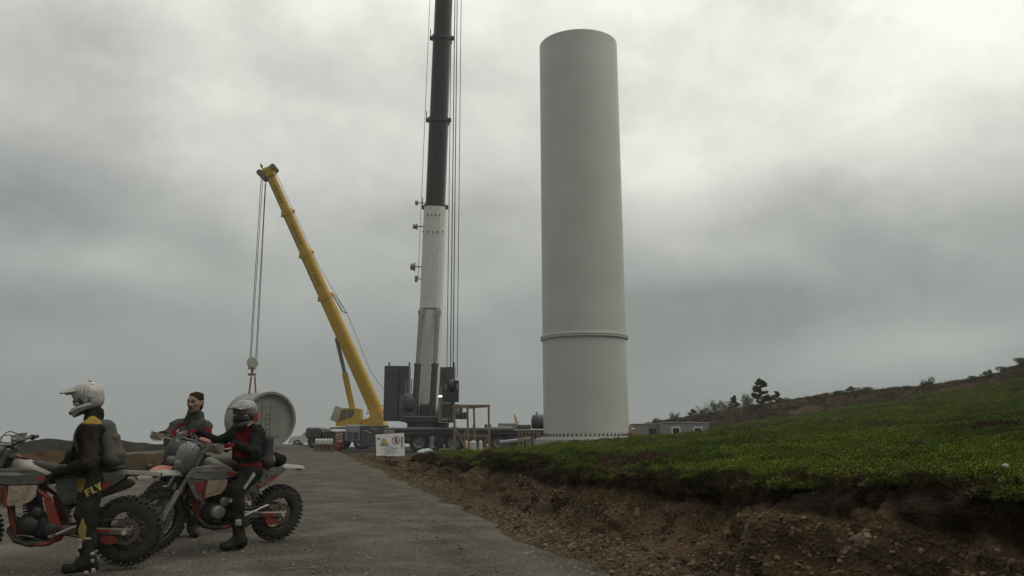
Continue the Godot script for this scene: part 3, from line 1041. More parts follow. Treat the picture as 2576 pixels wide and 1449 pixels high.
func crane_wheel(parent: Node, at: Vector3, r: float, w: float, turn := 0.0) -> void:
	var wheel := joint("wheel", parent, at)
	wheel.rotation.y = turn
	var xf := Transform3D(Basis(Vector3.RIGHT, PI / 2), Vector3.ZERO)
	if not M.has("cw_tyre"):
		var st := start()
		lathe(st, [Vector2(0.6, -0.46), Vector2(0.86, -0.5), Vector2(0.97, -0.4), Vector2(1.0, -0.2), Vector2(1.0, 0.2), Vector2(0.97, 0.4), Vector2(0.86, 0.5), Vector2(0.6, 0.46)], xf, 28)
		for i in 26:
			var a := TAU * i / 26
			box(st, Vector3(cos(a), sin(a), 0) * 1.0, Vector3(0.06, 0.11, 0.86), 0.0, Basis(Vector3(0, 0, 1), a))
		st.generate_normals()
		M["cw_tyre"] = st.commit()
		st = start()
		lathe(st, [Vector2(0, -0.3), Vector2(0.5, -0.3), Vector2(0.6, -0.46), Vector2(0.6, 0.46), Vector2(0.55, 0.42), Vector2(0.52, 0.25), Vector2(0.38, 0.12), Vector2(0.2, 0.16), Vector2(0.18, 0.34), Vector2(0.0, 0.36)], xf, 24, false)
		st.generate_normals()
		M["cw_rim"] = st.commit()
	for k in [["tyre", "cw_tyre", mat("crane_tyre", 0.022, 0.021, 0.02, 0.9)], ["rim", "cw_rim", mat("crane_rim", 0.13, 0.135, 0.13, 0.55)]]:
		var o := obj(k[0], M[k[1]], k[2], wheel)
		o.scale = Vector3(r, r, w)

func build_big_crane() -> void:
	var at := P(1075, 1137, 62.0)
	at.y = 0.0
	var t := thing("mobile_crane", "black and white telescopic crane with a raised boom and black counterweights", "crane", at)
	var black := worn("crane_black", 0.028, 0.029, 0.03, 0.5, 2.0)
	var dark := worn("crane_dark", 0.055, 0.057, 0.058, 0.55, 2.0)
	var grey := worn("crane_grey", 0.2, 0.205, 0.2, 0.5, 2.0)
	var light := worn("crane_light", 0.42, 0.43, 0.42, 0.45, 1.6, 0.0, true)
	var X := func(u: float, d := 60.6) -> float: return P(u, 1100, d).x - at.x
	var Y := func(v: float, d := 60.6) -> float: return P(1075, v, d).y
	# --- carrier
	var zf := 1.5
	var st := start()
	box(st, Vector3((X.call(905) + X.call(1500)) * 0.5, 1.0, 0), Vector3(X.call(1500) - X.call(905), 0.85, 1.5), 0.05)
	obj("chassis", st, black, t)
	st = start()
	box(st, Vector3((X.call(965) + X.call(1368)) * 0.5, 1.36, 0), Vector3(X.call(1368) - X.call(965), 0.42, 2.75), 0.04)
	obj("deck", st, black, t)
	st = start()
	box(st, Vector3((X.call(968) + X.call(1290)) * 0.5, 1.62, zf - 0.06), Vector3(X.call(1290) - X.call(968), 0.13, 0.1), 0.02)
	obj("deck_rail", st, grey, t)
	st = start()
	box(st, Vector3((X.call(1292) + X.call(1368)) * 0.5, 1.5, zf - 0.1), Vector3(X.call(1368) - X.call(1292), 0.1, 0.12), 0.02)
	obj("deck_rail", st, grey, t)
	# driver's cab end at the left: grey box and the dark block behind it
	var cab := joint("carrier_cab", t)
	st = start()
	box(st, Vector3((X.call(868) + X.call(905)) * 0.5, 1.3, 0.1), Vector3(X.call(905) - X.call(868), 1.2, 2.6), 0.1)
	obj("shell", st, grey, cab)
	st = start()
	box(st, Vector3(X.call(879), 1.15, 1.42), Vector3(0.34, 0.5, 0.03), 0.01)
	obj("door_panel", st, dark, cab)
	st = start()
	box(st, Vector3(X.call(895), 1.15, 1.42), Vector3(0.36, 0.5, 0.03), 0.01)
	bar(st, Vector3(X.call(890), 0.93, 1.45), Vector3(X.call(900), 1.37, 1.45), 0.02, 0.03)
	bar(st, Vector3(X.call(890), 1.37, 1.45), Vector3(X.call(900), 0.93, 1.45), 0.02, 0.03)
	obj("door_panel", st, dark, cab)
	st = start()
	box(st, Vector3((X.call(906) + X.call(964)) * 0.5, 1.1, 0.05), Vector3(X.call(964) - X.call(906), 1.5, 2.66), 0.06)
	obj("equipment_box", st, dark, t)
	for q in [[935, 1077, 0.1], [930, 1088, 0.2], [945, 1080, 0.35], [921, 1084, 0.3]]:
		st = start()
		box(st, Vector3(X.call(q[0]), Y.call(q[1]), 1.4), Vector3(q[2], 0.07, 0.02))
		obj("white_label", st, light, t)
	st = start()
	box(st, Vector3(X.call(978), 1.33, 1.45), Vector3(0.7, 0.34, 0.16), 0.03)
	obj("lamp_box", st, grey, t)
	st = start()
	bar(st, Vector3(X.call(990), 0.7, 1.5), Vector3(X.call(990), 1.75, 1.5), 0.06, 0.06)
	obj("ladder_post", st, light, t)
	for u in [1053, 1141, 1256, 1345, 1425, 1490]:
		for s in [1, -1]:
			crane_wheel(t, Vector3(X.call(u), 0.68, s * 1.05), 0.68, 0.42, 0.0 if s > 0 else PI)
	for u in [1053, 1141, 1256]:
		st = start()
		var pts := []
		for k in 9:
			var a := lerpf(0.1, PI - 0.1, k / 8.0)
			pts.append(Vector3(X.call(u) + cos(a) * 0.84, 0.68 + sin(a) * 0.82, 0))
		for k in 8:
			bar(st, pts[k] + Vector3(0, 0, 1.2), pts[k + 1] + Vector3(0, 0, 1.2), 0.5, 0.03, 0.0, Vector3(0, 0, 1))
		obj("mudguard", st, dark, t)
	for k in [[1097, 1.0], [1200, 1.4], [1302, 1.2]]:
		st = start()
		box(st, Vector3(X.call(k[0]), 0.72, 1.15), Vector3(k[1], 0.75, 0.5), 0.04)
		obj("side_locker", st, black, t)
	# machinery on the tail of the carrier
	st = start()
	box(st, Vector3(X.call(1278), 1.8, 0.2), Vector3(1.4, 0.42, 2.0), 0.05)
	obj("tail_locker", st, grey, t)
	st = start()
	box(st, Vector3(X.call(1318), 1.62, 0.4), Vector3(1.0, 0.55, 1.6), 0.06)
	obj("tail_locker", st, dark, t)
	st = start()
	hull(st, [[X.call(1338), 2.0, 0.6, 0.3], [X.call(1341), 2.1, 0.9, 0.5], [X.call(1362), 2.12, 0.95, 0.52], [X.call(1390), 2.05, 0.9, 0.45]], 14, 0.6)
	obj("engine_cover", st, dark, t)
	st = start()
	tube(st, [Vector3(X.call(1351), 2.5, 0.2), Vector3(X.call(1351), 2.78, 0.2)], 0.06, 8)
	obj("exhaust_stack", st, black, t)
	st = start()
	tube(st, [Vector3(X.call(1303), 1.9, 0.6), Vector3(X.call(1299), 2.2, 0.6), Vector3(X.call(1294), 2.62, 0.6)], [0.14, 0.1, 0.05], 8)
	obj("orange_arm", st, worn("orange_arm", 0.5, 0.26, 0.12, 0.5, 1.0), t)
	for u in [1192, 1222, 1232]:
		st = start()
		box(st, Vector3(X.call(u), 1.75, 0.9), Vector3(0.2, 0.36, 0.2), 0.04)
		obj("deck_fitting", st, black, t)
	st = start()
	box(st, Vector3(X.call(1256), 1.68, 0.9), Vector3(1.7, 0.16, 0.7), 0.03)
	obj("storage_tray", st, light, t)
	# outriggers with their black pads
	for k in [[1092, 1.9], [1330, 1.9]]:
		st = start()
		bar(st, Vector3(X.call(k[0]), 0.75, -3.6), Vector3(X.call(k[0]), 0.75, 3.2), 0.34, 0.36, 0.03)
		obj("outrigger_beam", st, black, t)
		for z in [3.1, -3.5]:
			st = start()
			tube(st, [Vector3(X.call(k[0]), 0.3, z), Vector3(X.call(k[0]), 1.1, z)], 0.14, 12)
			obj("outrigger_jack", st, grey, t)
			st = start()
			box(st, Vector3(X.call(k[0]), 0.17, z), Vector3(0.62, 0.3, 0.62), 0.03)
			obj("outrigger_pad", st, black, t)
	# --- slewing platform, facing the camera
	st = start()
	lathe(st, [Vector2(1.5, 1.55), Vector2(1.5, 2.0), Vector2(1.35, 2.05), Vector2(0, 2.05)], Transform3D(Basis(), Vector3(0, 0, -0.2)), 32, false)
	obj("turntable", st, black, t)
	st = start()
	box(st, Vector3(X.call(1070), 2.25, -0.4), Vector3(3.0, 0.5, 3.4), 0.08)
	obj("platform", st, black, t)
	for s in [-1, 1]:
		st = start()
		plate(st, [Vector3(s * 0.93, 2.3, 1.3), Vector3(s * 0.93, 2.3, -2.6), Vector3(s * 0.93, 3.6, -2.3), Vector3(s * 0.93, 3.3, -0.9), Vector3(s * 0.93, 2.7, 0.9)], 0.12)
		obj("boom_cheek", st, black, t)
	st = start()
	box(st, Vector3(X.call(1022, 61), 2.95, 0.1), Vector3(1.1, 1.7, 1.8), 0.1)
	hull(st, [[X.call(1012, 61), 3.3, 0.5, 0.55], [X.call(1016, 61), 3.45, 0.7, 0.7], [X.call(1034, 61), 3.4, 0.7, 0.68], [X.call(1040, 61), 3.3, 0.5, 0.5]], 14, 0.6, 0.5)
	obj("winch_housing", st, dark, t)
	st = start()
	box(st, Vector3(X.call(1015, 61), 3.5, 1.05), Vector3(0.62, 0.9, 0.05), 0.02)
	obj("grille", st, mat("grille", 0.09, 0.085, 0.085, 0.7), t)
	st = start()
	for k in 7:
		bar(st, Vector3(X.call(1009, 61), 3.0 + k * 0.34, -0.6), Vector3(X.call(1026, 61), 3.0 + k * 0.34, -0.6), 0.05, 0.05)
	bar(st, Vector3(X.call(1009, 61), 2.5, -0.6), Vector3(X.call(1012, 61), 5.2, -0.6), 0.07, 0.07)
	bar(st, Vector3(X.call(1026, 61), 2.5, -0.6), Vector3(X.call(1026, 61), 5.2, -0.6), 0.07, 0.07)
	obj("ladder", st, grey, t)
	st = start()
	box(st, Vector3(0, 2.9, 0.2), Vector3(1.05, 0.95, 1.0), 0.12)
	obj("foot_cover", st, black, t)
	# counterweight stacks behind
	for k in [[966, 1003], [1003, 1028], [1101, 1122], [1122, 1143]]:
		var stack := joint("counterweight_stack", t)
		var xa: float = X.call(k[0], 65.0)
		var xb: float = X.call(k[1], 65.0)
		var top: float = P(1000, 922 if k[0] < 1050 else 925, 65.0).y
		var n := 7
		for i in n:
			var ya := lerpf(2.2, top, float(i) / n)
			var yb := lerpf(2.2, top, float(i + 1) / n)
			st = start()
			box(st, Vector3((xa + xb) * 0.5, (ya + yb) * 0.5, -3.0), Vector3(xb - xa - 0.03, yb - ya - 0.002, 1.5 if k[0] in [966, 1122] else 1.3), 0.015)
			obj("slab", st, dark, stack)
	for u in [975, 1026, 1140]:
		st = start()
		tube(st, [Vector3(X.call(u, 65.0), 6.2, -3.0), Vector3(X.call(u, 65.0), 6.62, -3.0)], 0.06, 6)
		obj("lifting_lug", st, black, t)
	st = start()
	box(st, Vector3(0, 2.6, -3.0), Vector3(5.4, 0.5, 1.2), 0.05)
	obj("counterweight_frame", st, black, t)
	# operator's cab on the right
	var oc := joint("operator_cab", t)
	var xa: float = X.call(1107)
	var xb: float = X.call(1140)
	st = start()
	box(st, Vector3((xa + xb) * 0.5, 2.75, 0.9), Vector3(xb - xa, 1.35, 1.7), 0.08)
	obj("shell", st, black, oc)
	st = start()
	box(st, Vector3((xa + xb) * 0.5, 2.85, 1.77), Vector3(xb - xa - 0.2, 0.85, 0.02), 0.0)
	var glass := mat("cab_glass", 0.02, 0.022, 0.024, 0.08)
	obj("windscreen", st, glass, oc)
	st = start()
	box(st, Vector3((xa + xb) * 0.5, 2.25, 1.8), Vector3(xb - xa - 0.1, 0.25, 0.04), 0.01)
	obj("bumper_panel", st, dark, oc)
	st = start()
	box(st, Vector3((xa + xb) * 0.5 - 0.1, 2.25, 1.825), Vector3(0.42, 0.08, 0.01))
	obj("white_label", st, light, oc)
	st = start()
	for u in [1106, 1111]:
		bar(st, Vector3(X.call(u), 2.1, 1.9), Vector3(X.call(u - 2), 4.55, 1.9), 0.05, 0.05)
	bar(st, Vector3(X.call(1122), 3.4, 1.5), Vector3(X.call(1121), 4.7, 1.5), 0.08, 0.08)
	bar(st, Vector3(X.call(1104), 2.05, 1.9), Vector3(X.call(1150), 2.02, 1.9), 0.1, 0.05)
	obj("hand_rail", st, light, oc)
	st = start()
	tube(st, [Vector3(X.call(1150), 2.95, 1.4), Vector3(X.call(1150), 2.95, 1.15)], 0.36, 20)
	obj("cable_drum", st, worn("rusty_drum", 0.16, 0.1, 0.07, 0.8, 0.6), t)
	st = start()
	tube(st, [Vector3(X.call(1150), 2.95, 1.43), Vector3(X.call(1150), 2.95, 1.4)], 0.2, 16)
	obj("drum_hub", st, grey, t)
	# the lit work lamp
	st = start()
	box(st, Vector3(X.call(1108), Y.call(998), 1.95), Vector3(0.34, 0.17, 0.14), 0.03)
	obj("lamp_housing", st, black, t)
	st = start()
	box(st, Vector3(X.call(1108), Y.call(998), 2.03), Vector3(0.24, 0.1, 0.03), 0.01)
	var glow := mat("work_lamp", 0.9, 0.9, 0.88, 0.3)
	glow.emission_enabled = true
	glow.emission = Color(1, 1, 0.96)
	glow.emission_energy_multiplier = 3.0
	obj("lamp_lens", st, glow, t)
	var lamp := SpotLight3D.new()
	lamp.name = "work_lamp_light"
	lamp.position = Vector3(X.call(1108), Y.call(998), 2.1)
	lamp.rotation.y = PI
	lamp.spot_angle = 60.0
	lamp.light_energy = 0.8
	lamp.light_size = 0.1
	lamp.spot_range = 40.0
	lamp.spot_attenuation = 2.0
	lamp.shadow_enabled = true
	t.add_child(lamp)
	# --- telescopic boom, leaning a little towards the camera
	var lean := Vector3(0.0345, 1.0, 0.1)
	var b0 := P(1073, 1060, 63.8) - at
	b0.y = 2.6
	b0.z = -1.8
	var B := func(y: float) -> Vector3: return b0 + lean * (y - 2.6)
	var front := Vector3(0, 0, 1)
	var white := worn("boom_white", 0.62, 0.63, 0.6, 0.4, 3.0)
	var tele := worn("boom_black", 0.024, 0.023, 0.021, 0.42, 2.0)
	st = start()
	boom_section(st, B.call(2.0), B.call(18.0), 1.62, 1.7, 1.62, 1.7, front)
	obj("base_section", st, white, t)
	var ys := [18.0, 24.6, 30.9, 37.5, 44.0, 50.0, 56.0, 62.0, 68.0, 74.0, 80.0]
	for i in 10:
		var w := 1.4 - 0.07 * i
		st = start()
		boom_section(st, B.call(ys[i] - 0.4), B.call(ys[i + 1]), w, w * 1.06, w, w * 1.06, front)
		obj("boom_section", st, tele, t)
		st = start()
		var cw := w + 0.2
		boom_section(st, B.call(ys[i] - 0.16), B.call(ys[i] + 0.16), cw, cw * 1.06, cw, cw * 1.06, front)
		for s in [-1, 1]:
			box(st, B.call(ys[i]) + Vector3(s * (cw * 0.5 + 0.08), 0, 0.1), Vector3(0.22, 0.3, 0.3), 0.04)
		tube(st, [B.call(ys[i]) + Vector3(-cw * 0.5 - 0.14, 0, 0.1), B.call(ys[i] + 0.7) + Vector3(-cw * 0.5 - 0.16, 0, 0.1)], 0.035, 5)
		obj("collar", st, mat("collar_dark", 0.035, 0.033, 0.031, 0.5), t)
	st = start()
	box(st, B.call(80.4) + Vector3(0, 0.2, 0.4), Vector3(1.0, 1.6, 2.2), 0.1)
	obj("boom_head", st, tele, t)
	# rows of rusty pads on the white section, and the bright foot plate
	for row in [[553.0, 4, 0.09, 0.3], [594.0, 5, 0.1, 0.36]]:
		var yv: float = Y.call(row[0], 63.0)
		for i in row[1]:
			st = start()
			var p: Vector3 = B.call(yv) + Vector3((i - (row[1] - 1) * 0.5) * row[3], 0, 0.86)
			box(st, p, Vector3(row[2], 0.13, 0.03), 0.01)
			obj("slide_pad", st, worn("rusty_pad", 0.1, 0.08, 0.065, 0.8, 0.4), t)
	for q in [[1040, 675, 0.34, -1], [1047, 577, 0.24, -1], [1052, 520, 0.14, -1], [1112, 522, 0.2, 1], [1111, 562, 0.14, 1], [1109, 605, 0.22, 1], [1106, 655, 0.24, 1], [1049, 705, 0.2, -1]]:
		var yv: float = Y.call(q[1], 63.0)
		var mid: Vector3 = B.call(yv)
		var px: float = P(q[0], q[1], 63.0).x - at.x
		st = start()
		if q[2] > 0.23 and q[3] < 0:
			tube(st, [Vector3(px + 0.1, mid.y, mid.z + 0.3), Vector3(px - 0.14, mid.y, mid.z + 0.3)], q[2] * 0.7, 14)
			tube(st, [Vector3(px + 0.1, mid.y, mid.z + 0.3), Vector3(px + 0.18, mid.y, mid.z + 0.3)], q[2], 14)
			bar(st, Vector3(px, mid.y, mid.z + 0.3), Vector3(mid.x - 0.7, mid.y, mid.z + 0.3), 0.08, 0.08)
		else:
			box(st, Vector3(px, mid.y, mid.z + 0.3), Vector3(0.22, q[2] * 2.2, 0.25), 0.03)
			bar(st, Vector3(px, mid.y, mid.z + 0.3), Vector3(mid.x, mid.y, mid.z + 0.3), 0.06, 0.06)
		obj("cable_reel" if q[3] < 0 else "boom_bracket", st, grey, t)
	# luffing rams in front of the boom
	for s in [-1, 1]:
		var foot := Vector3(b0.x + s * 0.62, 2.35, 0.75)
		var head: Vector3 = B.call(10.0) + Vector3(s * 0.62, 0, 0.95)
		var mid := foot.lerp(head, 0.5)
		st = start()
		tube(st, [foot, mid], 0.235, 20)
		tube(st, [mid - (head - foot).normalized() * 0.12, mid + (head - foot).normalized() * 0.04], 0.27, 20)
		obj("ram_barrel", st, black, t)
		st = start()
		tube(st, [mid, head], 0.165, 20)
		obj("ram_rod", st, mat("ram_steel", 0.2, 0.22, 0.225, 0.35, 0.4), t)
		st = start()
		box(st, head + Vector3(0, 0.05, -0.1), Vector3(0.42, 0.5, 0.5), 0.08)
		obj("ram_bracket", st, light, t)
	st = start()
	box(st, B.call(10.35) + Vector3(0, 0, 0.84), Vector3(1.5, 0.08, 0.12), 0.02)
	obj("cross_bracket", st, mat("rust_strip", 0.16, 0.1, 0.075, 0.8), t)
	# cable drawn up the left of the boom
	st = start()
	var cab_pts := []
	for k in 9:
		var yv := lerpf(12.6, 79.0, k / 8.0)
		cab_pts.append(B.call(yv) + Vector3(-1.02 + 0.004 * k, 0, 0.3))
	tube(st, cab_pts, 0.02, 5)
	obj("boom_cable", st, mat("cable_grey", 0.16, 0.16, 0.155, 0.6), t)
	# hoist ropes and the hook block
	var tip: Vector3 = B.call(80.0) + Vector3(0, 0, 1.4)
	var hd := -(at.z + tip.z)
	var hx: float = P(1137, 940, hd).x - at.x
	var htop: float = P(1137, 952, hd).y
	for off in [-0.33, -0.1, 0.06, 0.33]:
		st = start()
		tube(st, [Vector3(hx + off, htop, tip.z), Vector3(hx + off, tip.y, tip.z)], 0.035 if absf(off) < 0.2 else 0.026, 6)
		obj("hoist_rope", st, mat("rope", 0.075, 0.078, 0.08, 0.5, 0.3), t)
	var hook := joint("hook_block", t, Vector3(hx, 0, tip.z))
	var hy := htop
	var hb: float = P(1137, 1012, hd).y
	st = start()
	box(st, Vector3(-0.28, (hy + hb) * 0.5, 0), Vector3(0.3, hy - hb - 0.1, 0.5), 0.04)
	box(st, Vector3(0.3, (hy + hb) * 0.5 - 0.05, 0), Vector3(0.3, hy - hb - 0.14, 0.5), 0.04)
	box(st, Vector3(0, hb + 0.3, 0), Vector3(0.62, 0.45, 0.46), 0.04)
	obj("cheek_plates", st, black, hook)
	st = start()
	tube(st, [Vector3(-0.14, hy - 0.45, 0), Vector3(0.15, hy - 0.45, 0)], 0.4, 24)
	obj("sheaves", st, black, hook)
	for s in [-1, 1]:
		st = start()
		box(st, Vector3(s * 0.36, hy - 0.52, 0.262), Vector3(0.08, 0.3, 0.02), 0.005)
		obj("white_stripe", st, light, hook)
	st = start()
	var hk := []
	for k in 10:
		var a := lerpf(1.6, -2.9, k / 9.0)
		hk.append(Vector3(cos(a) * 0.16, hb - 0.22 + sin(a) * 0.16, 0))
	tube(st, [Vector3(0, hb + 0.1, 0)] + hk, 0.06, 8)
	obj("hook", st, black, hook)

func build_yellow_crane() -> void:
	var d := 73.0
	var at := P(930, 1128, d)
	at.y = 0.0
	var t := thing("mobile_crane", "yellow telescopic crane leaning left with a tower ring on its hook", "crane", at)
	var yellow := worn("crane_yellow", 0.48, 0.295, 0.03, 0.45, 2.4)
	var dark: Material = M["crane_dark"]
	var black: Material = M["crane_black"]
	var grey: Material = M["crane_grey"]
	var L := func(u: float, v: float, dd := 73.0) -> Vector3: return P(u, v, dd) - at
	var A: Vector3 = L.call(951, 1040, 73.0)
	var T: Vector3 = L.call(679, 436, 67.6)
	var ax := (T - A).normalized()
	var front := Vector3(0, 0, 1)
	var across := ax.cross(front).normalized()    # in the picture plane
	# sections: distance shares where collars sit
	var cut := [0.0]
	for q in [[824, 742], [774, 634], [728, 531]]:
		# share along the boom of the collar's height
		var lo := 0.0
		var hi := 1.0
		for k in 30:
			var m := (lo + hi) * 0.5
			var w: Vector3 = A.lerp(T, m) + at
			var dep := -w.z
			if w.y < P(q[0], q[1], dep).y:
				lo = m
			else:
				hi = m
		cut.append(lo)
	cut.append(1.0)
	var sizes := [1.12, 0.95, 0.82, 0.72]
	var st: SurfaceTool
	for i in 4:
		st = start()
		var a := A.lerp(T, cut[i] - (0.0 if i == 0 else 0.01))
		var b := A.lerp(T, cut[i + 1])
		var wide: float = sizes[i]
		boom_section(st, a, b, wide * 0.92, wide, wide * (0.92 if i else 0.86), wide * (1.0 if i else 0.9), across)
		obj("base_section" if i == 0 else "boom_section", st, yellow, t)
		if i > 0:
			st = start()
			var cw: float = sizes[i] + 0.18
			boom_section(st, a - ax * 0.1, a + ax * 0.3, cw, cw, cw, cw, across)
			for s in [-1, 1]:
				box(st, a + across * s * (cw * 0.5 + 0.07), Vector3(0.18, 0.22, 0.22), 0.04)
			obj("collar", st, yellow, t)
		if i > 0:
			# dark lettering worn along each section
			var word := joint("worn_lettering", t)
			var along := b - a
			for k in 9:
				if k == 5 and i != 2:
					continue
				st = start()
				var p := a + along * (0.28 + 0.05 * k) + Vector3(0, 0, wide * 0.462) + across * wide * (-0.02 + 0.03 * sin(k * 2.1))
				var hgt := wide * (0.26 + 0.12 * sin(k * 3.7))
				bar(st, p - across * hgt * 0.5 + ax * 0.05, p + across * hgt * 0.5 - ax * 0.05, 0.13 if k % 3 else 0.2, 0.02, 0.0, front)
				obj("mark", st, mat("boom_mark", 0.1, 0.07, 0.035, 0.7), word)
			st = start()
			bar(st, a + along * 0.1 - across * wide * 0.44 + Vector3(0, 0, wide * 0.36), b - along * 0.04 - across * wide * 0.44 + Vector3(0, 0, wide * 0.36), 0.28, 0.06, 0.01, across)
			obj("dirt_guard", st, mat("boom_under", 0.035, 0.03, 0.02, 0.7), t)
	# head with sheaves
	st = start()
	var head_dir: Vector3 = (L.call(686, 417, 67.6) - L.call(654, 441, 67.6)).normalized()
	var h0: Vector3 = L.call(655, 439, 67.6)
	var h1: Vector3 = L.call(691, 421, 67.6)
	bar(st, h0, h1, 0.9, 0.5, 0.08, ax)
	box(st, T + ax * 0.1, Vector3(0.85, 0.9, 0.9), 0.12, Basis(across, ax, across.cross(ax)))
	obj("boom_head", st, yellow, t)
	for q in [[657, 438], [665, 446], [690, 424]]:
		st = start()
		var c: Vector3 = L.call(q[0], q[1], 67.6)
		tube(st, [c - Vector3(0, 0, 0.56), c + Vector3(0, 0, 0.56)], 0.24, 14)
		obj("sheave", st, mat("sheave_rust", 0.12, 0.085, 0.05, 0.6), t)
	st = start()
	tube(st, [L.call(664, 436, 67.6), L.call(660, 424, 67.6), L.call(655, 410, 67.6)], [0.04, 0.05, 0.03], 5)
	tube(st, [L.call(659, 421, 67.6), L.call(657, 415, 67.6)], 0.1, 6)
	obj("wind_gauge", st, black, t)
	# ropes to the hook block
	var hb: Vector3 = L.call(636, 903, 67.5)
	var rope: Material = M["rope"]
	for q in [[-0.24, 657, 446], [-0.14, 661, 446], [0.22, 667, 462], [0.32, 669, 452]]:
		st = start()
		var up: Vector3 = L.call(q[1], q[2], 67.5)
		tube(st, [Vector3(hb.x + q[0], hb.y, hb.z), up], 0.028, 5)
		obj("hoist_rope", st, rope, t)
	var hook := joint("hook_block", t, hb)
	st = start()
	tube(st, [Vector3(0, -0.28, -0.18), Vector3(0, -0.28, 0.18)], 0.42, 22)
	box(st, Vector3(0, -0.55, 0), Vector3(0.62, 0.55, 0.3), 0.06)
	obj("sheave_case", st, worn("block_pale", 0.36, 0.36, 0.31, 0.5, 0.8), hook)
	st = start()
	for k in 2:
		bar(st, Vector3(-0.28, -0.5 - k * 0.2, 0.19), Vector3(0.22, -0.78 - k * 0.16, 0.19), 0.1, 0.02)
	obj("warning_stripe", st, mat("stripe_brown", 0.2, 0.1, 0.06, 0.7), hook)
	st = start()
	tube(st, [Vector3(0, -0.8, 0), Vector3(0, -1.2, 0)], 0.1, 8)
	tube(st, [Vector3(-0.3, -1.22, 0), Vector3(0.3, -1.22, 0)], 0.1, 8)
	obj("hook", st, M["stripe_brown"], hook)
	# stay cable behind the boom
	st = start()
	var stay: Array = [L.call(692, 430, 67.8), L.call(745, 545, 68.8), L.call(800, 665, 69.8), L.call(873, 788, 71), L.call(930, 930, 72), L.call(985, 1010, 73.5)]
	tube(st, stay, 0.022, 5)
	tube(st, [L.call(833, 735, 70.5), L.call(862, 784, 71), L.call(874, 788, 71)], 0.05, 6)
	tube(st, [L.call(873, 788, 71), L.call(842, 742, 70.5)], 0.03, 5)
	obj("stay_cable", st, M["cable_grey"], t)
	# luffing ram
	st = start()
	tube(st, [L.call(887, 1030, 72.4), L.call(867, 938, 71.8)], 0.25, 16)
	obj("ram_barrel", st, yellow, t)
	st = start()
	tube(st, [L.call(868, 942, 71.8), L.call(846, 850, 71.2)], 0.16, 16)
	obj("ram_rod", st, M["ram_steel"], t)
	# superstructure
	st = start()
	var z1 := 1.1
	var outline := []
	for q in [[905, 1057], [930, 1052], [934, 1036], [962, 1036], [968, 1070], [905, 1071]]:
		var p: Vector3 = L.call(q[0], q[1], 72.0)
		outline.append(Vector3(p.x, p.y, 0.4))
	plate(st, outline, 2.2)
	obj("superstructure", st, yellow, t)
	st = start()
	bar(st, L.call(922, 1040, 71.7), L.call(985, 1036, 71.7), 0.08, 0.1, 0.01)
	for u in [925, 945, 965]:
		bar(st, L.call(u, 1040, 71.7), L.call(u, 1020, 71.7), 0.04, 0.04)
	bar(st, L.call(922, 1022, 71.7), L.call(968, 1020, 71.7), 0.04, 0.04)
	obj("walkway_rail", st, grey, t)
	# operator cab
	var cab := joint("operator_cab", t)
	st = start()
	outline = []
	for q in [[845, 1072], [845, 1060], [858, 1027], [890, 1026], [906, 1029], [907, 1060], [903, 1070], [880, 1073]]:
		var p: Vector3 = L.call(q[0], q[1], 71.2)
		outline.append(Vector3(p.x, p.y, 1.2))
	plate(st, outline, 1.3)
	obj("shell", st, yellow, cab)
	for win in [[[850, 1061], [861, 1031], [872, 1030], [871, 1053]], [[874, 1052], [875, 1030], [890, 1030], [891, 1040], [886, 1048]]]:
		st = start()
		outline = []
		for q in win:
			var p: Vector3 = L.call(q[0], q[1], 71.2)
			outline.append(Vector3(p.x, p.y, 1.87))
		plate(st, outline, 0.04)
		obj("side_window", st, mat("cab_glass_pale", 0.07, 0.08, 0.075, 0.1), cab)
	st = start()
	var pa: Vector3 = L.call(843, 1062, 71.2)
	var pb: Vector3 = L.call(857, 1026, 71.2)
	bar(st, Vector3(pa.x, pa.y, 1.2), Vector3(pb.x, pb.y, 1.2), 1.2, 0.06, 0.01, front)
	obj("windscreen", st, mat("pale_pane", 0.3, 0.31, 0.3, 0.1), cab)
	# carrier
	st = start()
	var cx0: float = L.call(770, 1100, 71.5).x
	var cx1: float = L.call(1010, 1100, 71.5).x
	box(st, Vector3((cx0 + cx1) * 0.5 + 0.8, 1.1, 0), Vector3(cx1 - cx0 - 1.4, 0.7, 2.5), 0.05)
	obj("chassis", st, black, t)
	st = start()
	var lx0: float = L.call(830, 1075, 71.5).x
	var lx1: float = L.call(872, 1075, 71.5).x
	box(st, Vector3((lx0 + lx1) * 0.5, 1.72, 0.4), Vector3(lx1 - lx0, 0.16, 2.4), 0.02)
	obj("deck_plate", st, M["crane_light"], t)
	st = start()
	var bx0: float = L.call(768, 1090, 71.5).x
	var bx1: float = L.call(803, 1090, 71.5).x
	box(st, Vector3((bx0 + bx1) * 0.5, 1.32, 0.1), Vector3(bx1 - bx0, 0.9, 2.6), 0.12)
	obj("carrier_cab", st, dark, t)
	st = start()
	box(st, Vector3(L.call(812, 1080, 71.5).x, 1.5, 0.2), Vector3(0.5, 0.45, 2.2), 0.1)
	obj("deck_fitting", st, grey, t)
	for u in [790, 850, 905, 960]:
		for s in [1, -1]:
			crane_wheel(t, Vector3(L.call(u, 1115, 71.5).x, 0.62, s * 1.0), 0.62, 0.4, 0.0 if s > 0 else PI)

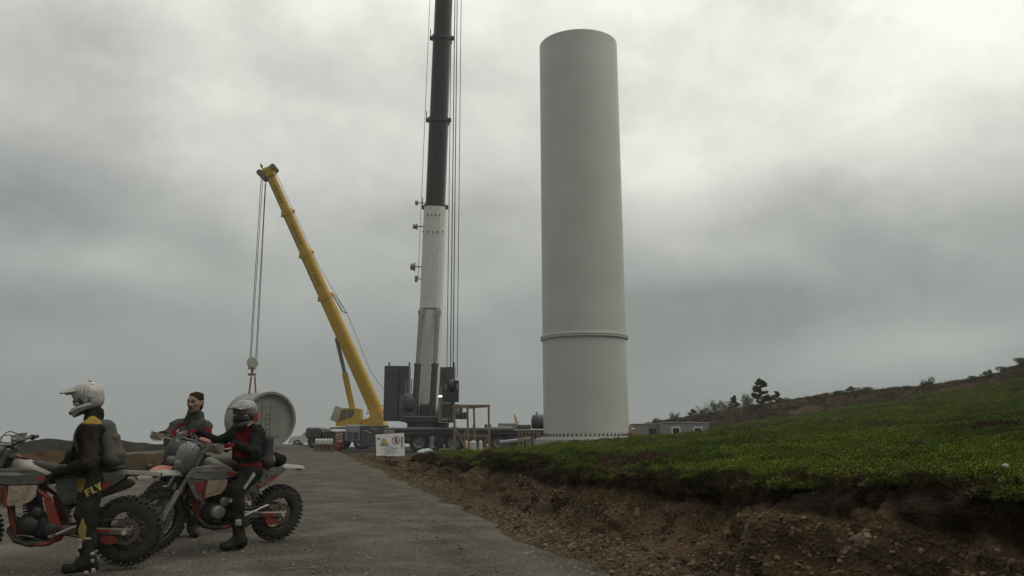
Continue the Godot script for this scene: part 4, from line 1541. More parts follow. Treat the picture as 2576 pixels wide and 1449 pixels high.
func build_site() -> void:
	# tower ring on the yellow crane's hook
	var near := P(681, 1055, 66.0)
	var far := P(629, 1056, 68.6)
	var t := thing("tower_ring", "pale round tower section hanging from the yellow crane's hook", "tower section", near)
	var axis := (far - near)
	var l := axis.length()
	axis /= l
	var b := Basis(axis.cross(Vector3.UP).normalized(), axis, Vector3.UP)
	b = Basis(b.z.cross(axis).normalized(), axis, b.z).orthonormalized()
	var xf := Transform3D(b, Vector3.ZERO)
	var r := 2.09
	var pale := worn("ring_paint", 0.18, 0.18, 0.16, 0.5, 2.0)
	var st := start()
	lathe(st, [Vector2(r, 0), Vector2(r, l)], xf, 72)
	lathe(st, [Vector2(r - 0.06, l), Vector2(r - 0.06, 0)], xf, 72)
	obj("shell", st, pale, t)
	st = start()
	lathe(st, [Vector2(r + 0.02, 0.1), Vector2(r + 0.02, -0.03), Vector2(r - 0.16, -0.03), Vector2(r - 0.16, 0.1)], xf, 72, false)
	obj("end_flange", st, worn("ring_flange", 0.2, 0.19, 0.165, 0.6, 1.0), t)
	st = start()
	lathe(st, [Vector2(r + 0.02, l - 0.1), Vector2(r + 0.02, l + 0.03), Vector2(r - 0.16, l + 0.03)], xf, 72, false)
	obj("end_flange", st, pale, t)
	st = start()
	lathe(st, [Vector2(r - 0.07, 0.4), Vector2(0, 0.4)], xf, 48, false)
	obj("platform", st, worn("ring_platform", 0.26, 0.265, 0.24, 0.5, 1.2), t)
	for k in [[-0.55, 0.9], [0.35, 0.5], [0.95, 0.6]]:
		st = start()
		box(st, xf * Vector3(k[0], 0.34, -0.1), Vector3(k[1], 0.1, 3.0 - absf(k[0])), 0.02, b)
		obj("cover_plate", st, pale, t)
	st = start()
	for k in 4:
		box(st, xf * Vector3(0.15, 0.28, -0.6 + k * 0.35), Vector3(0.18, 0.16, 0.22), 0.03, b)
	obj("junction_boxes", st, worn("ring_box", 0.3, 0.2, 0.17, 0.6, 0.5), t)
	# red slings
	var hk := P(636, 946, 67.5)
	for u in [[632.0, 627.0, -0.1], [641.0, 644.0, 0.1]]:
		st = start()
		var a := P(u[0], 947, 67.5)
		var c := P(u[1], 992, 67.5)
		tube(st, [a, c + Vector3(0, 0, 0.05)], 0.07, 8)
		var o := obj("lifting_sling", st, worn("sling_red", 0.24, 0.08, 0.05, 0.8, 0.5))
		tag(o, "red brown lifting sling between the yellow crane's hook and the tower ring", "sling", "slings on the yellow crane's hook")

	# ---- warning board
	var sp := P(982, 1150, 43.0)
	sp.y = 0.1
	t = thing("warning_sign", "white lifting warning board with red edge, yellow triangle and red circle", "sign", sp, 0.0)
	var wide: float = P(1016, 1120, 43.0).x - P(945, 1120, 43.0).x
	var tall: float = P(980, 1092, 43.0).y - P(980, 1150, 43.0).y
	var mid := P(981, 1121, 43.0) - sp
	var pivot := joint("board", t, mid)
	pivot.rotation = Vector3(-0.1, 0.1, 0.06)
	st = start()
	box(st, Vector3(0, 0, -0.02), Vector3(wide + 0.05, tall + 0.05, 0.03), 0.005)
	obj("red_edge", st, mat("sign_red", 0.19, 0.02, 0.02, 0.6), pivot)
	st = start()
	box(st, Vector3(0.015, 0.015, 0.0), Vector3(wide, tall, 0.03), 0.004)
	obj("panel", st, worn("sign_white", 0.6, 0.62, 0.62, 0.45, 0.9), pivot)
	var k := wide / 1400.0     # panel measured in 1400 units across
	var at := func(x: float, y: float, z: float) -> Vector3: return Vector3((x - 985) * k, (740 - y) * k, z)
	st = start()
	plate(st, [at.call(485, 730, 0.024), at.call(950, 720, 0.024), at.call(685, 325, 0.024)], 0.01)
	obj("triangle_border", st, mat("sign_black", 0.04, 0.035, 0.025, 0.6), pivot)
	st = start()
	plate(st, [at.call(530, 705, 0.034), at.call(905, 697, 0.034), at.call(688, 385, 0.034)], 0.01)
	obj("yellow_triangle", st, mat("sign_yellow", 0.5, 0.32, 0.04, 0.6), pivot)
	st = start()
	box(st, at.call(690, 640, 0.045), Vector3(0.16, 0.05, 0.01), 0.0, Basis(Vector3(0, 0, 1), -0.3))
	box(st, at.call(640, 605, 0.045), Vector3(0.03, 0.08, 0.01), 0.0)
	obj("load_symbol", st, M["sign_black"], pivot)
	st = start()
	var c: Vector3 = at.call(1285, 490, 0.03)
	lathe(st, [Vector2(195 * k, -0.005), Vector2(195 * k, 0.01), Vector2(165 * k, 0.01), Vector2(165 * k, -0.005)], Transform3D(Basis(Vector3.RIGHT, PI / 2), c), 36, false)
	bar(st, at.call(1135, 375, 0.034), at.call(1430, 600, 0.034), 30 * k, 0.008, 0.0, Vector3(0, 0, 1))
	obj("prohibition_ring", st, mat("sign_ring", 0.32, 0.1, 0.06, 0.6), pivot)
	st = start()
	tube(st, [at.call(1300, 420, 0.028), at.call(1300, 420, 0.036)], 45 * k, 14)
	box(st, at.call(1300, 530, 0.03), Vector3(110 * k, 150 * k, 0.012), 0.004)
	obj("person_symbol", st, M["sign_black"], pivot)
	st = start()
	box(st, at.call(450, 375, 0.02), Vector3(165 * k, 80 * k, 0.01))
	obj("maker_label", st, mat("label_grey", 0.12, 0.13, 0.13, 0.6), pivot)
	for row in [["DANGER!", 970, 800], ["LIFTING IN PROGRESS", 980, 895], ["НЕБЕЗПЕЧНО!", 990, 1000], ["ПРАЦЮЄ КРАН!", 1005, 1105]]:
		var o := obj("lettering", lettering(row[0], 58 * k, 0.006), mat("sign_text", 0.22, 0.22, 0.17, 0.6), pivot)
		o.position = at.call(row[1], row[2], 0.02)
		o.rotation.z = 0.03
	st = start()
	for s in [-1, 1]:
		bar(st, Vector3(s * wide * 0.42 + mid.x, -0.15, -0.05), Vector3(s * wide * 0.42 + mid.x, mid.y + tall * 0.4, -0.06), 0.05, 0.05)
		bar(st, Vector3(s * wide * 0.42 + mid.x, -0.15, -0.7), Vector3(s * wide * 0.42 + mid.x, mid.y + tall * 0.3, -0.1), 0.05, 0.05)
	obj("legs", st, mat("wood_post", 0.12, 0.085, 0.055, 0.9), t)

	# ---- rusty lifting frame with a hanging strap
	var fd := 54.0
	var fp := P(1187, 1140, fd)
	fp.y = 0.0
	t = thing("lifting_gantry", "rusty yellow steel frame on four posts beside the black crane", "frame", fp)
	var rust := worn("frame_rust", 0.22, 0.145, 0.08, 0.85, 0.5)
	var L := func(u: float, v: float, dd := 54.0) -> Vector3: return P(u, v, dd) - fp
	for q in [[1143, 1144, 54.0, 1020, 1140], [1229, 1231, 54.0, 1020, 1136], [1192, 1195, 56.5, 1022, 1132], [1176, 1178, 56.5, 1026, 1132]]:
		st = start()
		bar(st, L.call(q[0], q[3], q[2]), L.call(q[1], q[4], q[2]), 0.13, 0.13, 0.015)
		obj("post", st, rust, t)
	for q in [[1140, 1021, 54.0, 1233, 1021, 54.0], [1175, 1026, 56.5, 1196, 1024, 56.5], [1142, 1021, 54.0, 1177, 1025, 56.5], [1230, 1021, 54.0, 1194, 1024, 56.5], [1144, 1096, 54.0, 1231, 1096, 54.0], [1146, 1080, 54.0, 1174, 1132, 54.0], [1170, 1084, 55.0, 1168, 1132, 55.0], [1226, 1098, 54.0, 1218, 1132, 54.0]]:
		st = start()
		bar(st, L.call(q[0], q[1], q[2]), L.call(q[3], q[4], q[5]), 0.11, 0.11 if q[1] > 1030 else 0.15, 0.01)
		obj("beam", st, rust, t)
	st = start()
	var loop := []
	for i in 13:
		var a := TAU * i / 12.0
		loop.append(L.call(1161.5, 1047, 53.9) + Vector3(sin(a) * 0.11, cos(a) * 0.2, 0))
	tube(st, [L.call(1159, 1025, 53.9), L.call(1160, 1042, 53.9)], 0.06, 6)
	tube(st, loop, 0.025, 5)
	var strap := obj("hanging_strap", st, mat("strap", 0.05, 0.05, 0.045, 0.8))
	strap.position = fp
	tag(strap, "dark strap with an eye hanging from the rusty frame", "strap")

	# ---- odds and ends on the pad
	var item := func(called: String, label: String, cat: String, s: SurfaceTool, m: Material, pos: Vector3) -> MeshInstance3D:
		var o := obj(called, s, m)
		o.position = pos
		tag(o, label, cat)
		return o
	# white containers on a brown crate
	var cp := P(816, 1122, 62.0)
	cp.y = 0.0
	st = start()
	for i in 5:
		box(st, Vector3(-0.54 + i * 0.27, 0.3, 0), Vector3(0.2, 0.34, 0.7), 0.02)
	box(st, Vector3(0, 0.5, 0), Vector3(1.35, 0.05, 0.8), 0.01)
	box(st, Vector3(0, 0.1, 0), Vector3(1.35, 0.06, 0.8), 0.01)
	item.call("timber_crate", "brown timber crate carrying a row of white containers", "crate", st, mat("crate_wood", 0.13, 0.085, 0.055, 0.9), cp)
	st = start()
	lathe(st, [Vector2(0, 0), Vector2(0.1, 0.005), Vector2(0.105, 0.05), Vector2(0.1, 0.16), Vector2(0.108, 0.2), Vector2(0.1, 0.33), Vector2(0.07, 0.37), Vector2(0.04, 0.38), Vector2(0.04, 0.41), Vector2(0, 0.41)], Transform3D(), 12)
	st.generate_normals()
	var can := st.commit()
	for i in 6:
		var o := obj("white_container", can, mat("white_plastic", 0.5, 0.52, 0.48, 0.5))
		o.position = cp + Vector3(-0.53 + i * 0.212, 0.525, 0.12)
		tag(o, "white plastic container in the row on the brown crate", "container", "white containers on the brown crate")
	# pickup on the brow
	build_pickup()
	# red drum
	st = start()
	lathe(st, [Vector2(0, 0), Vector2(0.27, 0.0), Vector2(0.28, 0.03), Vector2(0.27, 0.3), Vector2(0.285, 0.32), Vector2(0.27, 0.34), Vector2(0.27, 0.62), Vector2(0.285, 0.65), Vector2(0.25, 0.66), Vector2(0, 0.65)], Transform3D(), 18)
	var rp := P(852, 1126, 63.0)
	item.call("red_drum", "small red drum beside the white containers", "drum", st, worn("drum_red", 0.24, 0.03, 0.025, 0.6, 0.5), Vector3(rp.x, 0, rp.z))
	# striped board
	t = thing("striped_board", "red and white striped warning board behind the white containers", "sign", Vector3(P(853, 1100, 64.0).x, 0, -64.0))
	st = start()
	box(st, Vector3(0, 1.05, 0), Vector3(0.5, 0.75, 0.04), 0.01)
	obj("panel", st, M["crane_light"], t)
	for i in 3:
		st = start()
		plate(st, [Vector3(-0.24, 0.72 + i * 0.24, 0.026), Vector3(0.24, 0.9 + i * 0.24, 0.026), Vector3(0.24, 1.0 + i * 0.24, 0.026), Vector3(-0.24, 0.82 + i * 0.24, 0.026)], 0.008)
		obj("red_stripe", st, M["drum_red"], t)
	st = start()
	bar(st, Vector3(0, -0.1, -0.04), Vector3(0, 1.3, -0.04), 0.06, 0.06)
	obj("post", st, M["crane_grey"], t)
	# crumpled plastic, timber mats, white jerry cans
	st = start()
	var bones := []
	for q in [[-0.35, 0.0, 0.14], [-0.1, 0.02, 0.2], [0.2, 0.0, 0.22], [0.42, 0.05, 0.14], [0.05, 0.1, 0.18], [-0.2, 0.2, 0.12]]:
		bones.append([Vector3(q[0], q[2] * 0.7, q[1]), Vector3(q[0] + 0.12, q[2] * 0.8, q[1] + 0.1), q[2], q[2] * 0.8, Color(0.34, 0.38, 0.38)])
	nets(st, bones, 0.05, 0.06)
	var pp := P(1068, 1132, 55.0)
	item.call("plastic_bundle", "crumpled pale plastic bundle on the ground by the crane wheels", "bundle", st, vmat("plastic_wrap", 0.35), Vector3(pp.x, 0, pp.z))
	t = thing("timber_mats", "pile of yellowish timber planks on the pad below the black crane", "timber", Vector3(P(1124, 1133, 55.0).x, 0, -55.0), 0.05)
	for i in 3:
		st = start()
		box(st, Vector3(0.02 * i, 0.06 + 0.11 * i, 0.1 * i), Vector3(1.15 - 0.05 * i, 0.1, 0.25), 0.01)
		box(st, Vector3(0.02 * i, 0.06 + 0.11 * i, 0.1 * i - 0.27), Vector3(1.12, 0.1, 0.25), 0.01)
		obj("plank", st, worn("plank_yellow", 0.26, 0.19, 0.09, 0.85, 0.5), t)
	for q in [[1190, 1113, 0.42, "broad white plastic drum standing inside the rusty frame"], [1172, 1115, 0.24, "narrow pale canister at the foot of the rusty frame's rear post"], [1209, 1116, 0.22, "narrow pale canister right of the broad white drum"]]:
		st = start()
		box(st, Vector3(0, 0.3, 0), Vector3(q[2], 0.6, 0.4), 0.06)
		tube(st, [Vector3(0, 0.58, 0), Vector3(0, 0.66, 0)], 0.07, 8)
		var p := P(q[0], q[1], 55.2)
		item.call("plastic_drum", q[3], "drum", st, M["white_plastic"], Vector3(p.x, 0.2, p.z))
	# steel tube on trestle, slatted pallet, striped barrier by the tower foot
	st = start()
	tube(st, [P(1258, 1114, 52.0), P(1332, 1106, 52.0)], 0.14, 14)
	var o2 := obj("steel_pipe", st, worn("pipe_grey", 0.26, 0.29, 0.3, 0.5, 0.8))
	tag(o2, "pale grey pipe lying in front of the crane's rear wheels", "pipe")
	t = thing("pallet_stack", "brown slatted pallet leaning by the foot of the tower", "pallet", Vector3(P(1334, 1115, 51.5).x, 0.45, -51.5), 0.0)
	for i in 6:
		st = start()
		bar(st, Vector3(-0.62 + i * 0.22, 0.0, 0.12), Vector3(-0.72 + i * 0.22, 0.95, -0.1), 0.09, 0.03)
		obj("slat", st, mat("pallet_wood", 0.17, 0.125, 0.08, 0.9), t)
	st = start()
	for y in [0.12, 0.5, 0.86]:
		bar(st, Vector3(-0.75, y, 0.03 - y * 0.1), Vector3(0.6, y, 0.03 - y * 0.1), 0.06, 0.05)
	bar(st, Vector3(-0.55, -0.5, -0.1), Vector3(-0.55, 0.2, -0.1), 0.08, 0.08)
	bar(st, Vector3(0.4, -0.5, -0.1), Vector3(0.4, 0.2, -0.1), 0.08, 0.08)
	obj("runners", st, M["pallet_wood"], t)
	t = thing("striped_barrier", "short red and white barrier post between pallet and tower", "barrier", Vector3(P(1357, 1110, 51.0).x, 0.0, -51.0), 0.0)
	st = start()
	bar(st, Vector3(0, 0.0, 0), Vector3(0, 1.35, 0), 0.24, 0.05, 0.01)
	obj("panel", st, M["crane_light"], t)
	for i in 3:
		st = start()
		plate(st, [Vector3(-0.11, 0.3 + i * 0.36, 0.032), Vector3(0.11, 0.2 + i * 0.36, 0.032), Vector3(0.11, 0.36 + i * 0.36, 0.032), Vector3(-0.11, 0.46 + i * 0.36, 0.032)], 0.008)
		obj("red_stripe", st, M["drum_red"], t)

	# ---- site cabins behind the field
	for q in [[1592, 1664, 82.0, 1066, "plain dark grey site cabin with one window beside the tower", 0.9], [1667, 1784, 80.0, 1063, "long grey site cabin with two white framed windows", 1.0]]:
		var a := P(q[0], q[3], q[2])
		var e := P(q[1], q[3], q[2])
		var w := e.x - a.x
		var h: float = a.y
		var cabin := thing("site_cabin", q[4], "cabin", Vector3((a.x + e.x) * 0.5, 0, -q[2]))
		st = start()
		box(st, Vector3(0, h * 0.5 - 0.05, -1.2), Vector3(w, h - 0.1, 2.4), 0.04)
		for i in int(w / 0.3):
			box(st, Vector3(-w * 0.5 + 0.2 + i * 0.3, h * 0.5, 0.012), Vector3(0.12, h - 0.4, 0.03), 0.01)
		obj("wall", st, worn("cabin_%d" % int(q[2]), 0.2 * q[5], 0.205 * q[5], 0.195 * q[5], 0.7, 1.2), cabin)
		st = start()
		box(st, Vector3(0, h - 0.03, -1.2), Vector3(w + 0.1, 0.1, 2.5), 0.02)
		obj("roof", st, M["crane_grey"], cabin)
		var wins: Array = [0.18] if q[0] < 1600 else [-0.22, 0.25]
		for wx in wins:
			var win := joint("window", cabin, Vector3(wx * w, h * 0.62, 0.02))
			if q[0] > 1600:
				st = start()
				for s in [-1, 1]:
					box(st, Vector3(s * 0.36, 0, 0.03), Vector3(0.13, 0.95, 0.06), 0.01)
					box(st, Vector3(0, s * 0.42, 0.033), Vector3(0.6, 0.13, 0.06), 0.01)
				obj("frame", st, mat("frame_white", 0.5, 0.52, 0.52, 0.5), win)
			st = start()
			box(st, Vector3(0, 0, 0.015), Vector3(0.66, 0.76, 0.02))
			obj("pane", st, glass_dark(), win)

func glass_dark() -> Material:
	return mat("window_dark", 0.015, 0.016, 0.018, 0.1)

func build_pickup() -> void:
	var at := P(790, 1128, 80.0)
	var t := thing("pickup_truck", "white pickup truck parked on the brow left of the cranes", "car", Vector3(at.x, ground_height(at.x, 80.0) - 0.12, at.z), 0.12)
	var white := worn("car_white", 0.5, 0.5, 0.47, 0.3, 1.0)
	var st := start()
	# outline of the body, front towards -x
	plate(st, [Vector3(-2.1, 0.42, 0), Vector3(-2.14, 0.75, 0), Vector3(-2.0, 0.98, 0), Vector3(-1.1, 1.1, 0), Vector3(0.9, 1.1, 0), Vector3(2.4, 1.12, 0), Vector3(2.42, 0.5, 0), Vector3(1.9, 0.42, 0)], 1.66)
	obj("body", st, white, t)
	st = start()
	plate(st, [Vector3(-1.12, 1.1, 0), Vector3(-0.4, 1.68, 0), Vector3(0.7, 1.7, 0), Vector3(0.95, 1.1, 0)], 1.5)
	obj("cabin_roof", st, white, t)
	st = start()
	plate(st, [Vector3(-1.06, 1.13, 0.7), Vector3(-0.46, 1.63, 0.66), Vector3(-0.46, 1.63, -0.66), Vector3(-1.06, 1.13, -0.7)], 0.06)
	obj("windscreen", st, glass_dark(), t)
	for s in [-1, 1]:
		st = start()
		plate(st, [Vector3(-0.9, 1.16, s * 0.755), Vector3(-0.4, 1.6, s * 0.755), Vector3(0.62, 1.62, s * 0.755), Vector3(0.78, 1.16, s * 0.755)], 0.02)
		obj("side_window", st, glass_dark(), t)
		st = start()
		box(st, Vector3(-2.08, 0.82, s * 0.6), Vector3(0.1, 0.16, 0.34), 0.03)
		obj("headlight", st, mat("headlight", 0.3, 0.3, 0.3, 0.1), t)
		for x in [-1.45, 1.45]:
			crane_wheel(t, Vector3(x, 0.36, s * 0.74), 0.36, 0.22, 0.0 if s > 0 else PI)
	st = start()
	box(st, Vector3(-2.15, 0.5, 0), Vector3(0.12, 0.2, 1.6), 0.04)
	obj("bumper", st, mat("bumper_black", 0.03, 0.03, 0.03, 0.6), t)

# ------------------------------------------------------------------ motorcycles (x forward, y up, z to the bike's right)
func moto_wheel(parent: Node, called: String, xf: Transform3D, r: float, w: float, rear: bool) -> void:
	var wheel := joint(called, parent)
	wheel.transform = xf
	var ax := Transform3D(Basis(Vector3.RIGHT, PI / 2), Vector3.ZERO)
	var key := "rear" if rear else "front"
	if not M.has("moto_tyre_" + key):
		var st := start()
		var prof := []
		for k in 9:
			var a := lerpf(-2.2, 2.2, k / 8.0)
			prof.append(Vector2(r - 0.018 - w * 0.62 + cos(a) * w * 0.62, sin(a) * w * 0.5))
		lathe(st, prof, ax, 40)
		var n := 40 if rear else 46
		for i in n:
			var a := TAU * i / n
			var b := Basis(Vector3(0, 0, 1), a)
			var rows := [[-0.3, -0.1], [0.3, -0.1], [0.0, 0.0]] if i % 2 else [[-0.42, -0.3], [0.42, -0.3], [-0.13, -0.02], [0.13, -0.02]]
			for q in rows:
				var tilt: float = -q[0] * 1.9
				var c: Vector3 = b * Vector3(r - 0.012 + q[1] * 0.05, 0, q[0] * w)
				box(st, c, Vector3(0.03, 0.026, w * 0.19), 0.003, b * Basis(Vector3(0, 1, 0), tilt))
		st.generate_normals()
		M["moto_tyre_" + key] = st.commit()
		st = start()
		var rr := r - w * 0.92
		lathe(st, [Vector2(rr + 0.016, -w * 0.27), Vector2(rr - 0.004, -w * 0.25), Vector2(rr - 0.012, 0), Vector2(rr - 0.004, w * 0.25), Vector2(rr + 0.016, w * 0.27)], ax, 40)
		st.generate_normals()
		M["moto_rim_" + key] = st.commit()
		st = start()
		var hw := 0.06
		for i in 32:
			var a := TAU * i / 32
			var s := 1.0 if i % 2 else -1.0
			var e := a + (0.35 if (i / 2) % 2 else -0.35)
			tube(st, [Vector3(cos(e) * 0.042, sin(e) * 0.042, s * hw), Vector3(cos(a) * (rr - 0.008), sin(a) * (rr - 0.008), s * 0.008)], 0.0028, 4, false)
		st.generate_normals()
		M["moto_spokes_" + key] = st.commit()
		st = start()
		lathe(st, [Vector2(0, -hw - 0.02), Vector2(0.02, -hw - 0.02), Vector2(0.045, -hw - 0.005), Vector2(0.045, -hw + 0.01), Vector2(0.028, -hw + 0.02), Vector2(0.028, hw - 0.02), Vector2(0.045, hw - 0.01), Vector2(0.045, hw + 0.005), Vector2(0.02, hw + 0.02), Vector2(0, hw + 0.02)], ax, 20)
		st.generate_normals()
		M["moto_hub_" + key] = st.commit()
		st = start()
		var dz := 0.08 if rear else -0.08
		lathe(st, [Vector2(0.075, dz - 0.002), Vector2(0.115 if rear else 0.13, dz - 0.002), Vector2(0.115 if rear else 0.13, dz + 0.002), Vector2(0.075, dz + 0.002)], ax, 28, false)
		for i in 5:
			var a := TAU * i / 5
			bar(st, Vector3(cos(a) * 0.03, sin(a) * 0.03, dz), Vector3(cos(a + 0.3) * 0.09, sin(a + 0.3) * 0.09, dz), 0.016, 0.004, 0.0, Vector3(0, 0, 1))
		st.generate_normals()
		M["moto_disc_" + key] = st.commit()
	obj("tyre", M["moto_tyre_" + key], worn("moto_tyre", 0.034, 0.032, 0.028, 0.95, 0.3, 0.0, true), wheel)
	obj("rim", M["moto_rim_" + key], worn("moto_rim", 0.075, 0.07, 0.062, 0.6, 0.3), wheel)
	var sp := obj("spokes", M["moto_spokes_" + key], mat("moto_spoke", 0.13, 0.12, 0.105, 0.5, 0.5), wheel)
	stuff(sp)
	obj("hub", M["moto_hub_" + key], worn("moto_hub", 0.2, 0.19, 0.17, 0.5, 0.3), wheel)
	obj("brake_disc", M["moto_disc_" + key], mat("moto_disc", 0.15, 0.14, 0.13, 0.45, 0.5), wheel)
	if rear:
		if not M.has("moto_sprocket"):
			var st := start()
			lathe(st, [Vector2(0.085, -0.088), Vector2(0.118, -0.088), Vector2(0.118, -0.08), Vector2(0.085, -0.08)], ax, 36, false)
			for i in 6:
				var a := TAU * i / 6
				bar(st, Vector3(cos(a) * 0.03, sin(a) * 0.03, -0.084), Vector3(cos(a) * 0.095, sin(a) * 0.095, -0.084), 0.018, 0.006, 0.0, Vector3(0, 0, 1))
			for i in 40:
				var a := TAU * i / 40
				box(st, Vector3(cos(a) * 0.12, sin(a) * 0.12, -0.084), Vector3(0.012, 0.008, 0.006), 0.0, Basis(Vector3(0, 0, 1), a))
			st.generate_normals()
			M["moto_sprocket"] = st.commit()
		obj("sprocket", M["moto_sprocket"], mat("moto_sprocket_m", 0.1, 0.08, 0.06, 0.5, 0.4), wheel)

func motorcycle(label: String, pos: Vector3, turn: float, steer: float, lean: float, pal: Dictionary) -> Node3D:
	var t := thing("motorcycle", label, "motorcycle", pos, turn)
	t.rotation = Vector3(0, turn, 0)
	t.rotate_object_local(Vector3(1, 0, 0), lean)
	var head := Vector3(0.385, 1.06, 0)
	var fdir := Vector3(-0.447, 0.894, 0)
	var S := Transform3D(Basis(fdir, steer), Vector3.ZERO)
	S = Transform3D(Basis(), head) * S * Transform3D(Basis(), -head)
	M["grips"] = [t.transform * (S * Vector3(0.255, 1.205, -0.36)), t.transform * (S * Vector3(0.255, 1.205, 0.36))]
	var plastic: Material = pal.plastic
	var red: Material = pal.red
	var pale: Material = pal.pale
	var black := worn("moto_black", 0.018, 0.018, 0.017, 0.6, 0.4)
	var steel := worn("moto_steel", 0.2, 0.195, 0.18, 0.45, 0.4, 0.3, true)
	var engine: Material = pal.engine
	var st: SurfaceTool
	var turned := []
	moto_wheel(t, "rear_wheel", Transform3D(Basis(Vector3(0, 0, 1), 0.1), Vector3(-0.74, 0.335, 0)), 0.335, 0.135, true)
	moto_wheel(t, "front_wheel", S * Transform3D(Basis(), Vector3(0.74, 0.352, 0)), 0.352, 0.095, false)
	# fork
	for s in [-1, 1]:
		var z: float = s * 0.108
		var a := Vector3(0.745, 0.34, z)
		var leg := joint("fork_leg", t)
		turned.append(leg)
		st = start()
		tube(st, [a, a + fdir * 0.42], 0.021, 10)
		obj("stanchion", st, mat("moto_chrome", 0.3, 0.28, 0.24, 0.3, 0.6), leg)
		st = start()
		tube(st, [a + fdir * 0.36, a + fdir * 0.4, a + fdir * 0.88], [0.031, 0.029, 0.029], 12)
		obj("upper_tube", st, steel, leg)
		st = start()
		box(st, a + Vector3(0, 0.02, 0), Vector3(0.07, 0.1, 0.045), 0.015, Basis(Vector3(0, 0, 1), 0.464))
		bar(st, a + fdir * 0.03 + Vector3(0.03, 0.015, s * 0.018), a + fdir * 0.37 + Vector3(0.03, 0.015, s * 0.012), 0.03, 0.075, 0.012, Vector3(0, 0, 1))
		obj("fork_guard", st, pal.guard, leg)
	st = start()
	for k in [0.62, 0.82]:
		var c: Vector3 = Vector3(0.745, 0.34, 0) + fdir * k
		box(st, c + Vector3(-0.02, -0.01, 0), Vector3(0.1, 0.045, 0.27), 0.015, Basis(Vector3(0, 0, 1), 0.464))
	turned.append(obj("triple_clamp", st, black, t))
	st = start()
	tube(st, [Vector3(0.745, 0.34, 0) + fdir * 0.6 + Vector3(-0.07, -0.03, 0), Vector3(0.745, 0.34, 0) + fdir * 0.84 + Vector3(-0.07, -0.03, 0)], 0.035, 12)
	obj("steering_head", st, red, t)
	# front mudguard: a thin curved shell
	st = start()
	fender(st, [[0.38, 0.765, 0.055], [0.46, 0.835, 0.07], [0.58, 0.872, 0.08], [0.72, 0.885, 0.08], [0.86, 0.875, 0.07], [0.98, 0.845, 0.05], [1.04, 0.825, 0.028]], 0.035)
	turned.append(obj("front_mudguard", st, pal.fender, t))
	# headlight mask
	var mask := joint("headlight_mask", t)
	turned.append(mask)
	st = start()
	hull(st, [[0.4, 1.04, 0.11, 0.11], [0.46, 1.04, 0.145, 0.15], [0.52, 1.0, 0.142, 0.155], [0.565, 0.965, 0.11, 0.12], [0.58, 0.95, 0.06, 0.06]], 16, 0.55)
	obj("shell", st, pal.mask, mask)
	st = start()
	hull(st, [[0.55, 0.955, 0.07, 0.06], [0.583, 0.948, 0.06, 0.05], [0.59, 0.945, 0.03, 0.025]], 14, 0.8)
	obj("lens", st, mat("moto_lens", 0.12, 0.13, 0.13, 0.15), mask)
	# handlebar
	var hb := joint("handlebar", t)
	turned.append(hb)
	st = start()
	var left := [Vector3(0.25, 1.205, -0.41), Vector3(0.27, 1.205, -0.26), Vector3(0.3, 1.19, -0.17), Vector3(0.34, 1.135, -0.07), Vector3(0.345, 1.13, 0.0)]
	var right := []
	for p in left:
		right.push_front(Vector3(p.x, p.y, -p.z))
	var line: Array = left + right.slice(1)
	tube(st, spline(line, 4), 0.0125, 8)
	tube(st, [Vector3(0.3, 1.195, -0.15), Vector3(0.3, 1.195, 0.15)], 0.009, 6)
	obj("bar", st, mat("moto_bar", 0.06, 0.058, 0.055, 0.4, 0.5), hb)
	st = start()
	box(st, Vector3(0.3, 1.2, 0), Vector3(0.06, 0.05, 0.19), 0.018)
	obj("bar_pad", st, pal.pad, hb)
	for s in [-1, 1]:
		st = start()
		tube(st, [Vector3(0.248, 1.205, s * 0.42), Vector3(0.262, 1.205, s * 0.3)], 0.018, 10)
		tube(st, [Vector3(0.262, 1.205, s * 0.302), Vector3(0.263, 1.205, s * 0.29)], 0.028, 10)
		obj("grip", st, black, hb)
		st = start()
		tube(st, [Vector3(0.3, 1.2, s * 0.22), Vector3(0.36, 1.205, s * 0.27), Vector3(0.33, 1.2, s * 0.4)], 0.006, 5)
		obj("lever", st, steel, hb)
		st = start()
		tube(st, spline([Vector3(0.25, 1.205, s * 0.43), Vector3(0.33, 1.2, s * 0.445), Vector3(0.41, 1.19, s * 0.38), Vector3(0.42, 1.185, s * 0.27), Vector3(0.34, 1.17, s * 0.14)], 4), 0.01, 7)
		plate(st, [Vector3(0.355, 1.24, s * 0.45), Vector3(0.43, 1.235, s * 0.38), Vector3(0.44, 1.225, s * 0.24), Vector3(0.435, 1.14, s * 0.25), Vector3(0.425, 1.12, s * 0.37), Vector3(0.37, 1.15, s * 0.45)], 0.008)
		obj("hand_guard", st, pal.hand_guard, hb)
	st = start()
	box(st, Vector3(0.4, 1.15, 0.0), Vector3(0.06, 0.07, 0.11), 0.015)
	obj("dashboard", st, black, hb)
	st = start()
	tube(st, spline([Vector3(0.3, 1.19, -0.22), Vector3(0.46, 1.2, -0.16), Vector3(0.52, 1.08, -0.1), Vector3(0.42, 0.9, -0.06)], 5), 0.005, 5)
	tube(st, spline([Vector3(0.3, 1.19, 0.22), Vector3(0.47, 1.24, 0.12), Vector3(0.5, 1.1, 0.0), Vector3(0.4, 0.85, -0.04)], 5), 0.005, 5)
	tube(st, spline([Vector3(0.28, 1.19, 0.2), Vector3(0.42, 1.28, 0.1), Vector3(0.46, 1.18, -0.02), Vector3(0.38, 1.0, -0.05)], 5), 0.005, 5)
	var cables := obj("cables", st, black, hb)
	stuff(cables)
	for o in turned:
		o.transform = S
	# frame
	var frame := joint("frame", t)
	st = start()
	tube(st, spline([Vector3(0.36, 0.86, 0), Vector3(0.345, 0.72, 0), Vector3(0.315, 0.5, 0), Vector3(0.27, 0.34, 0)], 4), 0.034, 10)
	obj("down_tube", st, red, frame)
